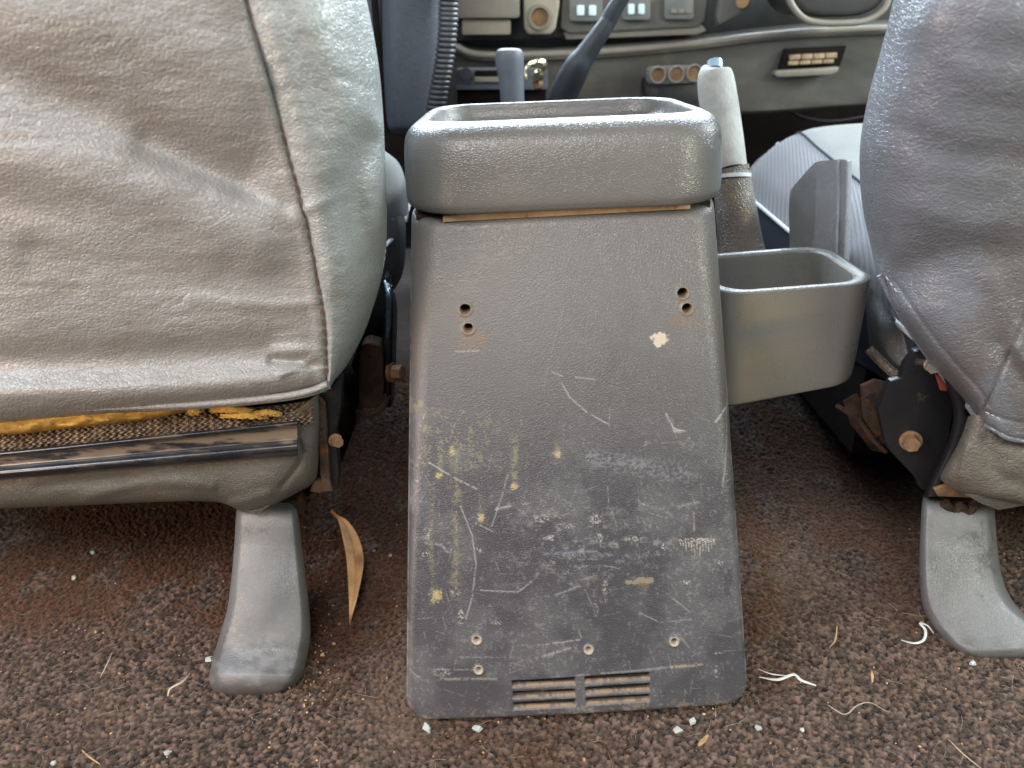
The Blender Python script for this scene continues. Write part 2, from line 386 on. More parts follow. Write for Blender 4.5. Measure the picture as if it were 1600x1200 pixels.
# ================================================================== CARPET FLOOR
def floor_z(X, Y):
    return .085 * sstep(.66, .98, Y) + .010 * sstep(.14, .22, X) * sstep(.40, .62, Y) * (1 - sstep(.30, .40, X))
def build_carpet():
    x0, x1, y0, y1, st = -.60, .72, .25, .90, .00092
    nx = int((x1 - x0) / st); ny = int((y1 - y0) / st)
    X, Y = np.meshgrid(np.linspace(x0, x1, nx), np.linspace(y0, y1, ny))
    cell = .0030
    wx = X + .003 * (fbm(X * 60, Y * 60, 3, 2) - .5); wy = Y + .003 * (fbm(X * 60, Y * 60, 9, 2) - .5)
    gx = wx / cell; gy = wy / (cell * 1.0)
    gx = gx + .5 * (np.floor(gy) % 2)
    J = np.random.default_rng(5).random((512, 512, 4)).astype(np.float32)
    H = np.zeros_like(X); ID = np.zeros_like(X); ID2 = np.zeros_like(X)
    fx = np.floor(gx); fy = np.floor(gy)
    for dx in (-1, 0, 1):
        for dy in (-1, 0, 1):
            cx = (fx + dx).astype(int); cy = (fy + dy).astype(int); j = J[cx % 512, cy % 512]
            ox = cx + .5 + (j[..., 0] - .5) * .75; oy = cy + .5 + (j[..., 1] - .5) * .7
            d2 = ((gx - ox) ** 2 / (.42 + .25 * j[..., 2]) + (gy - oy) ** 2 / (.30 + .2 * j[..., 3]))
            h = np.sqrt(np.clip(1 - d2, 0, 1)) * (.6 + .55 * j[..., 2])
            up = h > H; H = np.where(up, h, H); ID = np.where(up, j[..., 3], ID); ID2 = np.where(up, j[..., 0], ID2)
    wear = fbm(X * 7, Y * 7, 20, 4)
    flat = .5 * sstep(.50, .72, wear)                 # matted, felted places
    fz = fbm(X * 420, Y * 420, 33, 3)
    Z = floor_z(X, Y) + .0031 * H * (1 - .45 * flat) + .0032 * (fz - .5) + .004 * (fbm(X * 12, Y * 12, 41, 2) - .5)
    P = np.stack([X, Y, Z], -1); px, py = proj(P)
    base = np.array([.150, .115, .098]); lt = np.array([.50, .375, .315]); dk = np.array([.040, .028, .024]); rust_sun_shade = np.array([.170, .078, .036])
    tone = np.clip(.02 + .85 * ID + .28 * (fz - .5), 0, 1)[..., None]
    C = dk * (1 - tone) ** 1.3 + lt * tone ** 1.3 + .18 * base
    C = C * (.12 + .88 * np.clip(H * 1.15 + .5 * (fz - .5), 0, 1) ** 1.1)[..., None]          # darker down between the tufts
    def blob(cx, cy, rx, ry, a=0):
        c, s = math.cos(a), math.sin(a); u = (px - cx) * c + (py - cy) * s; v = -(px - cx) * s + (py - cy) * c
        return np.exp(-((u / rx) ** 2 + (v / ry) ** 2))
    n1 = fbm(X * 30, Y * 30, 51, 5); n2 = fbm(X * 90, Y * 90, 61, 4)
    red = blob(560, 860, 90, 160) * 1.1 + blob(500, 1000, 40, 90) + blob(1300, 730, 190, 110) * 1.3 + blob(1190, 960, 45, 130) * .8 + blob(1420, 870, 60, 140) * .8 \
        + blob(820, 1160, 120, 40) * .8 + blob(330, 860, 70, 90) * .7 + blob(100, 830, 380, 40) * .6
    red = red + 1.4 * sstep(.56, .66, Y) + .8 * sstep(.47, .56, Y) * (px < 620); red = np.clip(red * sstep(.30, .62, n1) * 1.1, 0, .85)[..., None]  # rust, with a warm sun spot and far shade painted in
    C = C * (1 - red) + (rust_sun_shade * (.35 + 1.3 * fz[..., None]) * (.45 + .75 * np.clip(H, 0, 1)[..., None])) * red
    dust = blob(630, 1095, 45, 60) * 1.0 + blob(1240, 900, 70, 90, .2) * .35 + blob(160, 1120, 60, 50) * .25  # dust by the console, plus a warm sunlit patch painted on the right
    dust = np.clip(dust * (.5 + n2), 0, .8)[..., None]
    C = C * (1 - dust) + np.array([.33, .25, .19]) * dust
    sp = ((fbm(X * 700, Y * 700, 71, 2) > .80) & (ID2 > .55))[..., None]
    C = np.where(sp, np.array([.5, .33, .19]), C)
    C = C * np.array([.50, .435, .395]) * (1 - .55 * sstep(.58, .70, Y))[..., None]  # far carpet darkened: dirt and shade both put into the colour
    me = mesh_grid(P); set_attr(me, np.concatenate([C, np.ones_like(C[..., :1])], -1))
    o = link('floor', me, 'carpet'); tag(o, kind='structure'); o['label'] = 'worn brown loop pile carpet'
    # plain carpet further off, towards the footwell and behind the viewer
    def coarse(xa, xb, ya, yb, n):
        X, Y = np.meshgrid(np.linspace(xa, xb, n), np.linspace(ya, yb, n))
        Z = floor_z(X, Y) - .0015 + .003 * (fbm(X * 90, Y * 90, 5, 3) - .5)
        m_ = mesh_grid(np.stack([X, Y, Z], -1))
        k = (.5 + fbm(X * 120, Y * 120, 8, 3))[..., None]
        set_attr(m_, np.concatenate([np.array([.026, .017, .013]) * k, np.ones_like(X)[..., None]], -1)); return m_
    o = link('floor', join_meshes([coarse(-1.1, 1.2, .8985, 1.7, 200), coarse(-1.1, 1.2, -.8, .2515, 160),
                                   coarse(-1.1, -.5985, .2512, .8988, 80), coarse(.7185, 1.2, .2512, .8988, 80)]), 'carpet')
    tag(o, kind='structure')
build_carpet()

# loose carpet fuzz: thousands of short fibres nobody could count
def fuzz(n, lmin, lmax, r, matname, name, label, seed, zlift=.002, region=None):
    g = np.random.default_rng(seed); verts = []; faces = []
    for i in range(n):
        if region: px, py = g.uniform(region[0], region[2]), g.uniform(region[1], region[3])
        else: px, py = g.uniform(-40, 1640), 640 + 600 * g.random() ** .8
        b = WZ(px, py, .003); z = float(floor_z(b[0], b[1]))
        if b[1] > .95: continue
        ln = g.uniform(lmin, lmax) * (.4 + g.random()); a = g.uniform(0, 2 * math.pi); k = g.uniform(-1.2, 1.2)
        q = []; p = np.array([b[0], b[1], z + zlift + .001 * g.random()])
        ns = 5
        for s in range(ns + 1):
            q.append(p.copy()); aa = a + k * s / ns
            p = p + ln / ns * np.array([math.cos(aa), math.sin(aa), 0]) ; p[2] = z + zlift + (.25 * ln) * math.sin(math.pi * (s + 1) / ns) * g.random() * .6
        base = len(verts)
        for s, pt in enumerate(q):
            aa = a + k * s / ns; nx, ny = -math.sin(aa), math.cos(aa); w_ = r * (1 - .7 * s / ns)
            verts += [pt + np.array([nx * w_, ny * w_, 0]), pt - np.array([nx * w_, ny * w_, 0]), pt + np.array([0, 0, w_ * 1.4])]
        for s in range(ns):
            o_ = base + 3 * s
            for (u_, v_) in ((0, 1), (1, 2), (2, 0)): faces.append((o_ + u_, o_ + v_, o_ + 3 + v_, o_ + 3 + u_))
    me = bpy.data.meshes.new('m'); me.from_pydata([tuple(v) for v in verts], [], faces); me.update()
    o = link(name, me, matname); tag(o, label, 'lint', kind='stuff'); return o
fuzz(20000, .0025, .006, .00013, 'fibre', 'carpet_fuzz', 'short brown fibres standing up from the worn carpet', 1)
fuzz(420, .006, .022, .00012, 'hair', 'loose_hairs', 'pale loose hairs and lint scattered over the carpet', 2, .0032)
# crumbs
def crumbs():
    g = np.random.default_rng(11); ms = []
    bm = bmesh.new()
    for i in range(330):
        if g.random() < .25: px, py = g.normal(490, 34), g.normal(1030, 60)
        else: px, py = g.uniform(0, 1600), g.uniform(800, 1195)
        b = WZ(px, py, .004); r = g.uniform(.0003, .0009) * (1.7 if g.random() < .1 else 1)
        mt_ = Matrix.Translation(V(b)) @ Matrix.Rotation(g.uniform(0, 6), 4, 'Z') @ Matrix.Diagonal((r * g.uniform(.8, 1.8), r, r * .8, 1))
        bmesh.ops.create_icosphere(bm, subdivisions=1, radius=1, matrix=mt_)
    me = bpy.data.meshes.new('m'); bm.to_mesh(me); bm.free()
    tag(link('crumbs', me, 'sand', smooth=False), 'tiny tan sand grains and crumbs caught in the carpet', 'crumbs', kind='stuff')
crumbs()

# ================================================================== CENTRE CONSOLE
TL, TR = WY(639, 343, .560), WY(1125, 321, .560)
BL, BR = WZ(634, 1131, .008), WZ(1171, 1104, .008)
console = thing('centre_console', [(BL[0] + BR[0]) / 2, .56, 0], 'tall scuffed charcoal plastic centre console with padded lid, screw holes and vent slots', 'console')
HOLES = [(727, 482, 7.5, 10), (732, 511, 6, 10), (1066, 457, 7.5, 10), (1073, 481, 7, 10),
         (745, 997, 3.4, 7.5), (748, 1044, 3.0, 7), (919, 1011, 3.2, 7.5), (1053, 1000, 4.0, 7.5)]
SLOTS = []
for gx0, gx1, ys in ((801, 898, (1067, 1084.5, 1101)), (914, 1014, (1060, 1077, 1093.5))):
    for k, yc in enumerate(ys): SLOTS.append((gx0 + k, gx1, yc))
def build_body():
    st = .00058
    wid = np.linalg.norm(BR - BL); hei = np.linalg.norm(BL - TL)
    nu = int(wid / st); nv = int(hei / st)
    u = np.linspace(0, 1, nu); v = np.linspace(0, 1, nv)
    Ug, Vg = np.meshgrid(u, v)
    # rounded lower corners
    cr_u, cr_v = .075, .050
    eu = np.clip((cr_u - np.minimum(Ug, 1 - Ug)) / cr_u, 0, 1)
    vend = 1 - cr_v * (1 - np.sqrt(np.clip(1 - eu ** 2, 0, 1)))
    Vv = Vg * vend
    top = TL[None, None] * (1 - Ug[..., None]) + TR[None, None] * Ug[..., None]
    bot = BL[None, None] * (1 - Ug[..., None]) + BR[None, None] * Ug[..., None]
    P = top * (1 - Vv[..., None]) + bot * Vv[..., None]
    px, py = proj(P)
    # the sides roll away over a corner that is broad at the top and tight at the foot
    rw = (.080 * (1 - Vg) ** 1.3 + .018)
    e = np.clip((rw - np.minimum(Ug, 1 - Ug)) / rw, 0, 1)
    P[..., 1] += (1 - np.sqrt(np.clip(1 - (e * .97) ** 2, 0, 1))) * rw * wid * .95
    # slight bow of the whole panel, top shoulder
    P[..., 1] += -.004 * np.sin(np.pi * Ug) * (1 - .5 * Vg)
    sh = np.clip(1 - Vg / .022, 0, 1); P[..., 1] += .008 * (1 - np.sqrt(np.clip(1 - sh ** 2, 0, 1)))
    bt = np.clip((Vg - .988) / .012, 0, 1); P[..., 1] += .006 * (1 - np.sqrt(np.clip(1 - bt ** 2, 0, 1)))
    # marks: colour + amount
    C = np.zeros(px.shape + (3,)); A = np.zeros(px.shape)
    def paint(amt, col):
        nonlocal C, A
        amt = np.clip(amt, 0, 1); na = amt + A * (1 - amt)
        C[:] = (np.array(col) * amt[..., None] + C * (A * (1 - amt))[..., None]) / np.maximum(na, 1e-6)[..., None]; A = na
    f1 = fbm(px / 3.2, py / 3.2, 100, 3); f2 = fbm(px / 9, py / 9, 110, 4); f3 = fbm(px / 60, py / 60, 120, 4)
    f4 = fbm(px / 25, py / 6, 130, 4); fh = fbm(px / 2.0, py / 1.7, 160, 2)
    low = sstep(560, 760, py)
    # upper half paler: wear fade and window sheen painted in; lower half darker
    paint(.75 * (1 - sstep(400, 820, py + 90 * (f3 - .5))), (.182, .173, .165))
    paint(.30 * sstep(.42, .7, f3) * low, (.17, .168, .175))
    # fine pale scuffing
    paint(.26 * low * sstep(.60, .80, f1 * .6 + f2 * .25 + f3 * .25), (.33, .32, .31))
    band = np.exp(-((py - 850) / 60) ** 2) * sstep(760, 850, px) * (1 - sstep(1000, 1120, px))
    paint(.36 * band * sstep(.50, .68, f2 * .4 + f4 * .3 + fh * .3), (.40, .385, .37))
    band2 = np.exp(-(((py - 715) - (px - 930) * .16) / 16) ** 2) * sstep(890, 930, px) * (1 - sstep(1060, 1110, px))
    paint(.35 * band2 * sstep(.40, .62, f1 * .6 + f4 * .4), (.30, .31, .33))
    # yellow-green paint rubbed on in vertical runs on the left
    yc = (.235, .215, .125)
    reg = np.exp(-((px - 705) / 78) ** 4) * sstep(622, 650, py) * (1 - sstep(700, 800, py))
    paint(.5 * reg * sstep(.53, .66, f1 * .55 + fbm(px / 7, py / 14, 140, 3) * .45), yc)
    for x, ya, yb, wd, st_ in ((713, 690, 925, 7, .75), (664, 640, 735, 4, .8), (806, 672, 758, 6, .7), (675, 760, 945, 4, .6), (689, 690, 745, 4, .8), (751, 770, 815, 5, .6), (872, 685, 715, 5, .7), (802, 700, 745, 4, .8)):
        s_ = np.exp(-((px - x - 5 * (fbm(py / 30, py * 0 + x, 150, 2) - .5)) / wd) ** 2) * sstep(ya - 8, ya + 8, py) * (1 - sstep(yb - 8, yb + 8, py))
        paint(.75 * st_ * s_ * sstep(.38, .62, f1 * .4 + fh * .3 + f4 * .3), yc)
    edge = (px < 662) & (py > 626) & (py < 655); paint(.3 * edge * sstep(.42, .55, f2), (.32, .27, .14))
    for cx, cy, r in ((706, 704, 5), (803, 756, 5), (751, 807, 5), (682, 930, 8), (686, 742, 4), (871, 706, 5)):
        paint(.8 * sstep(1.3, .5, np.hypot((px - cx), (py - cy) / 1.2) / r + 2.2 * (fh - .5)), (.42, .35, .17))
    # scratches
    white = (.42, .41, .39)
    def scr(pts, wd=1.0, amt=.7, col=white, brk=.25):
        d = pold(px + 1.5 * (f2 - .5), py + 1.5 * (f2 - .5), pts)
        paint(amt * .68 * np.exp(-(d / (wd * .85)) ** 2) * sstep(brk, brk + .2, f1), col)
    scr([(877, 596), (890, 618), (915, 640), (951, 661)], 1.3, .85)
    scr([(862, 578), (878, 585)], 1.2); scr([(899, 586), (928, 590)], 1.3, .7)
    scr([(952, 636), (951, 664)], .9, .6)
    scr([(670, 722), (712, 746), (745, 762)], 1.4, .85)
    scr([(794, 738), (783, 775), (768, 820)], 1.1, .7); scr([(720, 790), (738, 835), (744, 880), (738, 930), (728, 965)], 1.3, .75)
    scr([(743, 815), (770, 828)], 1.1); scr([(775, 793), (801, 787)], 2.2, .8)
    scr([(751, 920), (810, 922), (830, 905)], 1.3, .75); scr([(868, 926), (905, 912)], 1.8, .55)
    scr([(1040, 645), (1052, 668), (1068, 672)], 1.8, .85); scr([(1053, 672), (1062, 672)], 2.6, .9)
    scr([(1076, 682), (1084, 694)], 1.2, .7); scr([(1083, 800), (1084, 828)], 1.5, .8, (.40, .34, .26))
    scr([(1118, 658), (1140, 636)], 2.0, .9, (.55, .52, .47)); scr([(1140, 636), (1143, 560), (1139, 470)], 1.4, .8, (.34, .32, .24))
    scr([(1138, 640), (1136, 700), (1128, 770)], 1.6, .7, (.34, .33, .28)); scr([(1147, 500), (1145, 640)], 1.0, .5, (.34, .32, .24))
    scr([(1035, 920), (1078, 955)], 1.3, .5); scr([(1000, 955), (1030, 970), (1080, 966)], 1.0, .6)
    scr([(848, 1004), (905, 996)], 1.3, .85); scr([(848, 1022), (890, 1009)], 2.2, .7); scr([(903, 980), (908, 993)], 1.1, .7)
    scr([(1058, 986), (1076, 1010)], 1.0, .6); scr([(900, 1052), (990, 1045), (1050, 1040)], 1.6, .55); scr([(1050, 1040), (1096, 1037)], 2.6, .85, (.46, .38, .29))
    scr([(690, 1060), (775, 1058)], 2.2, .7, (.36, .32, .22)); scr([(678, 1045), (745, 1044)], 1.2, .55); scr([(715, 1025), (790, 1024)], .9, .5)
    scr([(941, 880), (968, 885)], 1.0, .6); scr([(949, 757), (950, 782)], 1.0, .7); scr([(640, 1046), (655, 1058)], 1.4, .6)
    scr([(882, 470), (868, 520), (850, 600)], .8, .25); scr([(640, 790), (652, 765)], 1.2, .5); scr([(700, 862), (690, 850), (665, 848)], 2, .5)
    scr([(850, 862), (925, 858)], 3.0, .45, (.34, .38, .44)); scr([(1060, 790), (1090, 783)], 3, .45)
    g = np.random.default_rng(77)
    for i in range(150):
        cx, cy = g.uniform(650, 1150), 600 + 480 * g.random() ** .75; a = g.choice([g.uniform(-.4, .4), g.uniform(1.1, 2.0)]); L_ = g.uniform(4, 34)
        scr([(cx, cy), (cx + L_ * math.cos(a), cy + L_ * math.sin(a))], g.uniform(.5, .95), g.uniform(.15, .55), white, .3)
    # pale chips and gouges
    def chip(cx, cy, rx, ry, amt=.85, col=(.50, .47, .43)):
        q = ((px - cx) / rx) ** 2 + ((py - cy) / ry) ** 2
        if rx > 13 and amt > .85 or col[0] < .48:
            paint(amt * sstep(1.15, .6, q + 2.4 * (f2 - .5) + 1.6 * (f1 - .5)), col)
        else:
            paint(amt * .85 * sstep(1.6, .2, q + 1.6 * (f2 - .5)) * sstep(.47, .66, fh), col)
    for a in ((1031, 529, 14, 11, .9, (.58, .50, .40)), (935, 838, 5, 8), (1037, 852, 5, 5), (845, 805, 12, 8, .6), (932, 808, 12, 9, .6), (888, 819, 9, 3), (863, 837, 9, 4),
              (985, 839, 13, 5, .5), (667, 833, 8, 9, .7), (665, 866, 6, 4), (720, 963, 5, 14, .8), (747, 857, 10, 4, .6), (713, 924, 9, 7, .6), (945, 915, 4, 14, .6), (930, 948, 4, 12, .5),
              (1071, 908, 9, 3), (775, 970, 8, 4, .6), (1126, 878, 4, 5), (1007, 692, 9, 5, .5), (821, 783, 9, 3, .5), (1008, 785, 8, 4, .5), (690, 1050, 14, 8, .5), (1120, 1050, 5, 12, .5), (1122, 1020, 8, 2, .6)):
        chip(*a)
    chip(1087, 842, 27, 3.5, .8, (.50, .44, .36))
    for k in range(13):
        x = 1062 + k * 4.4; L_ = (8, 14, 18, 13, 20, 26, 22, 30, 20, 15, 19, 13, 8)[k]
        d, t = segd(px, py, (x, 842), (x + 1, 842 + L_ * .95)); paint(.75 * sstep(2.6, 1.0, d + 2.2 * (fh - .5) + t) * sstep(.36, .5, fh), (.48, .42, .35))
    chip(1002, 905, 22, 6, .7, (.30, .25, .17)); chip(1003, 911, 12, 4, .7, (.16, .09, .05)); chip(1137, 912, 8, 20, .5, (.04, .04, .045))
    # rust stains below the screw holes
    for cx, cy, rx, ry, am in ((738, 530, 26, 18, .55), (722, 490, 16, 16, .3), (1072, 500, 28, 20, .30), (1066, 460, 16, 16, .35)):
        q = ((px - cx) / rx) ** 2 + ((py - cy) / ry) ** 2
        paint(am * sstep(1.3, -.5, q + 1.6 * (f2 - .5) + .8 * (f4 - .5)), (.26, .145, .075))
    scr([(712, 548), (748, 546)], 1.6, .5, (.5, .45, .35))
    # bare lower and side edges
    ed = np.minimum(np.minimum((Ug) * 530, (1 - Ug) * 530), (vend - Vv) * 790)
    paint(.5 * sstep(4, .5, ed) * sstep(.35, .6, f2), (.36, .35, .33))
    paint(.45 * sstep(26, 0, (vend - Vv) * 790) * sstep(.45, .62, f1 * .5 + f4 * .5), (.33, .25, .17))
    # screw holes
    for hx, hy, r0, r1 in HOLES:
        q = np.hypot(px - hx, (py - hy)); qn = q + 2.2 * (f2 - .5)
        P[..., 1] += .014 * sstep(r0 + 1.0, r0 - .6, q + .8 * (f2 - .5))
        P[..., 1] -= .0008 * np.exp(-((q - r1 * .93) / 2.0) ** 2)
        paint(.9 * sstep(r1 + 1.2, r1 - .6, qn), (.42, .35, .28) if hy > 900 else (.24, .18, .13))
        paint(1.0 * sstep(r0 + .6, r0 - 1.0, q), (.02, .015, .012))
    # vent slots: shade painted black at the top where the slot goes deep, tan dust on the ledge that slopes out
    for x0, x1, yc in SLOTS:
        yy = py - (yc - (px - x0) * .055); hh = 5.8
        inside = sstep(-1.4, 1.0, px - x0) * sstep(-1.4, 1.0, x1 - px) * sstep(hh + .8, hh - .8, np.abs(yy))
        P[..., 1] += inside * .009 * np.clip(.62 - yy / (1.6 * hh), 0.07, 1)
        paint(inside * sstep(-1.0, 1.5, yy), (.15, .12, .10)); paint(.8 * inside * sstep(2, 3, yy) * sstep(5.5, 4, yy) * sstep(.35, .55, f2), (.36, .24, .15))
        paint(inside * sstep(3.6, 2.2, yy), (.012, .010, .009))
    b1 = np.exp(-((px - 848) / 3) ** 2) * sstep(12, 8, np.abs(py - 1083)); paint(b1 * .8, (.12, .11, .10))
    RG = np.concatenate([C, A[..., None]], -1)
    # side walls going forward
    side = np.array([0, .27, 0]); nS = 14
    t = (np.linspace(0, 1, nS + 1)[1:])[None, :, None]
    Ls = P[:, :1] + (side + np.array([.004, 0, 0])) * t; Rs = P[:, -1:] + (side - np.array([.004, 0, 0])) * t
    P2 = np.concatenate([Ls[:, ::-1], P, Rs], 1)
    z = np.zeros((nv, nS, 4)); z[..., :3] = .16
    R2 = np.concatenate([z, RG, z], 1)
    # returns at the top and the bottom edge
    tp = P2[:1].copy(); tp[..., 1] += .03; bo = P2[-1:].copy(); bo[..., 1] += .02
    P2 = np.concatenate([tp, P2, bo]); R2 = np.concatenate([R2[:1] * 0, R2, R2[-1:] * 0])
    me = mesh_grid(P2); set_attr(me, R2)
    return link('rear_panel', me, 'console', console)
build_body()
# core inside: top deck under the lid and the front end
deckz = float(TL[2] + TR[2]) / 2
cx_con = float(TL[0] + TR[0]) / 2; hw = float(TR[0] - TL[0]) / 2
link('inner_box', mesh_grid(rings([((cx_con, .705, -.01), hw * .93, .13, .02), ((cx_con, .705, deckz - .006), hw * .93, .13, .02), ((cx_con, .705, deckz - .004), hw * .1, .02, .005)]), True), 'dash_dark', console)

# lid: padded shell with a tray sunk in the top
def build_lid():
    # back face silhouette in the photo: x 633..1130, y 185..333
    l0, r0 = WY(634, 318, .552), WY(1132, 297, .552); cxl = (l0[0] + r0[0]) / 2 + .0015; hwl = (r0[0] - l0[0]) / 2 + .0065
    zb = float(WY(880, 329, .553)[2]); zt = float(WY(880, 184, .572)[2])
    yb = .548; ln = .088                                 # half length
    c = lambda z, dy=0: (cxl, yb + ln + dy, z)
    H = zt - zb
    slope = (r0[2] - l0[2]) / (2 * hwl)
    pr = []
    for (fz, ins, dy) in ((.01, .020, .004), (.004, .008, .002), (.02, .0035, 0), (.07, .0010, 0), (.16, 0, 0), (.40, 0, .002), (.62, .0004, .004), (.78, .0014, .006),
                          (.87, .0036, .0075), (.935, .0072, .009), (.975, .0115, .010), (.995, .0145, .011), (1.0, .0165, .011), (.992, .0185, .011), (.965, .0202, .011), (.88, .0218, .011), (.80, .0245, .011), (.74, .030, .011), (.72, .045, .011)):
        pr.append((c(zb + fz * H, dy), hwl - ins, ln - ins, .045 - ins * .7))
    pr.append((c(zb + .715 * H, .011), hwl * .1, ln * .1, .005))
    G = rings(pr, 14)
    sh = G[..., 0] - cxl
    G[..., 2] += sh * (slope - .0) * .55
    # bulging back and sides, tapering to the front
    f = (G[..., 1] - yb) / (2 * ln)
    G[..., 0] = cxl + (G[..., 0] - cxl) * (1 - .05 * np.clip(f, 0, 1))
    G[..., 1] -= .004 * (1 - (sh / hwl) ** 2) * (f < .3)
    # refine
    G = np.transpose(cru(np.transpose(cru(G, 120), (1, 0, 2)), 60 * 6), (1, 0, 2)) if False else cru(G, 110)
    me = mesh_grid(G, True)
    o = link('lid', me, 'lid', console)
    ms = []
    # thin worn parting line along the bottom edge
    return o, cxl, hwl, zb, zt
lid, CXL, HWL, ZB, ZT = build_lid()
# hinge strip between lid and panel
P_ = [(692, 337), (1079, 319.5), (1079, 326.5), (692, 347)]
o = link('hinge_strip', plate(P_, .5565, .004, .0004), 'strip', console)
o = link('hinge_plate', plate([(650, 336), (1110, 314), (1110, 325), (650, 344)], .567, .02, .0005), 'rust', console)
# cup holder on the right side
def build_cup():
    zt = float(WY(1250, 449, .562)[2])
    xl = float(WY(1136, 450, .575)[0]) - .012; xr = float(WY(1358, 470, .575)[0]); cxx = (xl + xr) / 2; hx = (xr - xl) / 2
    yf = .560; ybk = YZ(1230, 388, zt); cy = (yf + ybk) / 2; hy = (ybk - yf) / 2
    zb = float(WY(1240, 616, .566)[2]); H = zt - zb
    pr = []
    for fz, ins in ((.0, .03), (0.0, .006), (.015, .002), (.05, .0005), (.3, 0), (.93, -.0005), (.97, 0), (.992, .0015), (1, .004), (.997, .007), (.98, .0092), (.94, .0105), (.6, .0125), (.15, .016), (.12, .02), (.12, .045)):
        pr.append(((cxx, cy, zb + fz * H), hx - ins, hy - ins, .027 - ins * .5))
    G = rings(pr, 10)
    k = np.clip((zt - G[..., 2]) / H, 0, 1)
    G[..., 2] += (G[..., 0] - cxx) * .13 * k + (G[..., 0] - cxx) * .04
    G = cru(G, 90); me = mesh_grid(G, True)
    px, py = proj(G); n = fbm(px / 14, py / 40, 3, 4); n2 = fbm(px / 4, py / 4, 31, 3)
    A = .42 * np.exp(-((px - 1168) / 22) ** 2) * sstep(430, 480, py) * sstep(.35, .65, n) + .6 * (n2 > .80) * sstep(450, 470, py)
    set_attr(me, np.stack([A * 0 + .30, A * 0 + .23, A * 0 + .14, A], -1))
    link('cup_holder', me, 'cup', console)
build_cup()

# ================================================================== SEATS
def folds(px, py, L):
    d = 0
    for pts, wd, amp in L:
        q = pold(px, py, [tuple(z) for z in cr(np.array(pts, float), 14)]) if len(pts) > 2 else pold(px, py, pts); d = d + amp * np.exp(-(q / wd) ** 2)
    return d
# ---- left (passenger) seat
lseat = thing('front_seat', [-.33, .55, 0], 'pale grey vinyl front seat with torn cover showing yellow foam above a black rail', 'seat')
seam = lambda y: np.interp(y, [-300, 0, 100, 200, 300, 400, 500, 605, 640], [330, 384, 412, 440, 467, 491, 507, 512, 510])
sil = lambda y: np.interp(y, [-300, -150, 0, 100, 200, 300, 380, 440, 500, 560, 605, 640], [470, 535, 571, 591, 599, 603, 605, 596, 578, 552, 520, 512])
def lrow(y, Yb, dy=0, bol=True):
    s = float(seam(y))
    return [(-330, y + 70, Yb + .13), (-350, y + 60, Yb + .05), (-250, y + 40, Yb + .005), (-60, y + 20, Yb - .004), (150, y + 10, Yb - .004), (330 if s > 350 else s - 40, y + 3, Yb - .001), (s, y, Yb + .004)]
RL = [(-330, .50), (-200, .468), (-100, .462), (0, .462), (120, .466), (260, .472), (400, .478), (500, .482), (565, .485), (600, .484), (622, .488), (636, .500), (634, .530)]
def ldisp(px, py):
    fade = sstep(510, 470, px)
    d = folds(px, py, [([(-200, 60), (0, 120), (180, 190), (380, 275)], 42, -.0085),
                       ([(-200, -30), (60, 30), (250, 60), (380, 130)], 60, .004),
                       ([(-100, 235), (120, 270), (300, 340), (400, 380)], 48, .0065),
                       ([(230, 225), (330, 268), (440, 320)], 22, -.0035),
                       ([(60, 395), (260, 420), (440, 440)], 30, -.0022),
                       ([(-200, 330), (0, 350), (140, 390), (320, 410)], 30, .0018),
                       ([(-300, 568), (150, 560), (420, 545)], 26, -.0060),
                       ([(-300, 618), (100, 612), (350, 602), (480, 590)], 20, .0042),
                       ([(430, 548), (470, 548), (505, 552)], 9, .0035), ([(425, 562), (470, 566), (500, 575)], 7, -.003),
                       ([(440, 585), (490, 560)], 7, .0025), ([(300, 470), (440, 478), (500, 470)], 10, .0012),
                       ([(340, 300), (440, 335), (485, 345)], 12, .0012)])
    s = seam(py)
    d = d * fade * 1.08 - .0022 * np.exp(-((px - s) / 3.6) ** 2) + .0012 * np.exp(-((px - s + 12) / 9.0) ** 2)
    d += .0028 * (fbm(px / 190, py / 80, 13, 2) - .5) + .0010 * (fbm(px / 40, py / 11, 15, 3) - .5)
    return d
rows = [lrow(y, Y) for y, Y in RL]
# hem wrinkles up at the right
for i, (y, Y) in enumerate(RL[-4:]):
    rows[len(RL) - 4 + i] = [(a[0], a[1] + (8 if a[0] < 0 else 0) + (a[0] < 600) * np.interp(a[0], [-300, 150, 330, 512], [2, 2, -2, -24]), a[2]) for a in rows[len(RL) - 4 + i]]
P, px, py = surf(rows, 560, 420, ldisp)
me = mesh_grid(P)
stn = np.exp(-(((px - 202) / 6) ** 2 + ((py - 505) / 5) ** 2)) * .8 + np.exp(-(((px - 200) / 3) ** 2 + ((py - 528) / 9) ** 2)) * .5
stn += .25 * sstep(.55, .75, fbm(px / 90, py / 50, 17, 4))
set_attr(me, np.stack([px * 0 + .17, px * 0 + .145, px * 0 + .12, np.clip(stn, 0, .8)], -1))
o = link('backrest_cover', me, 'vinyl', lseat)
def brow(y, Yb):
    s = float(seam(y)); q = float(sil(y)); w_ = q - s; yy = min(y, 605)
    return [(s, y, Yb + .004), (s + w_ * .22, y, Yb + .004), (s + w_ * .50, y - 2, Yb + .012), (s + w_ * .78, y - 4, Yb + .030), (s + w_ * .95, y - 5, Yb + .055),
            (q, y - 6, Yb + .085), (q - w_ * .10 - 6, y - 8, Yb + .125), (q - w_ * .5 - 60, y - 12, Yb + .17), (q - 260, y - 10, Yb + .18)]
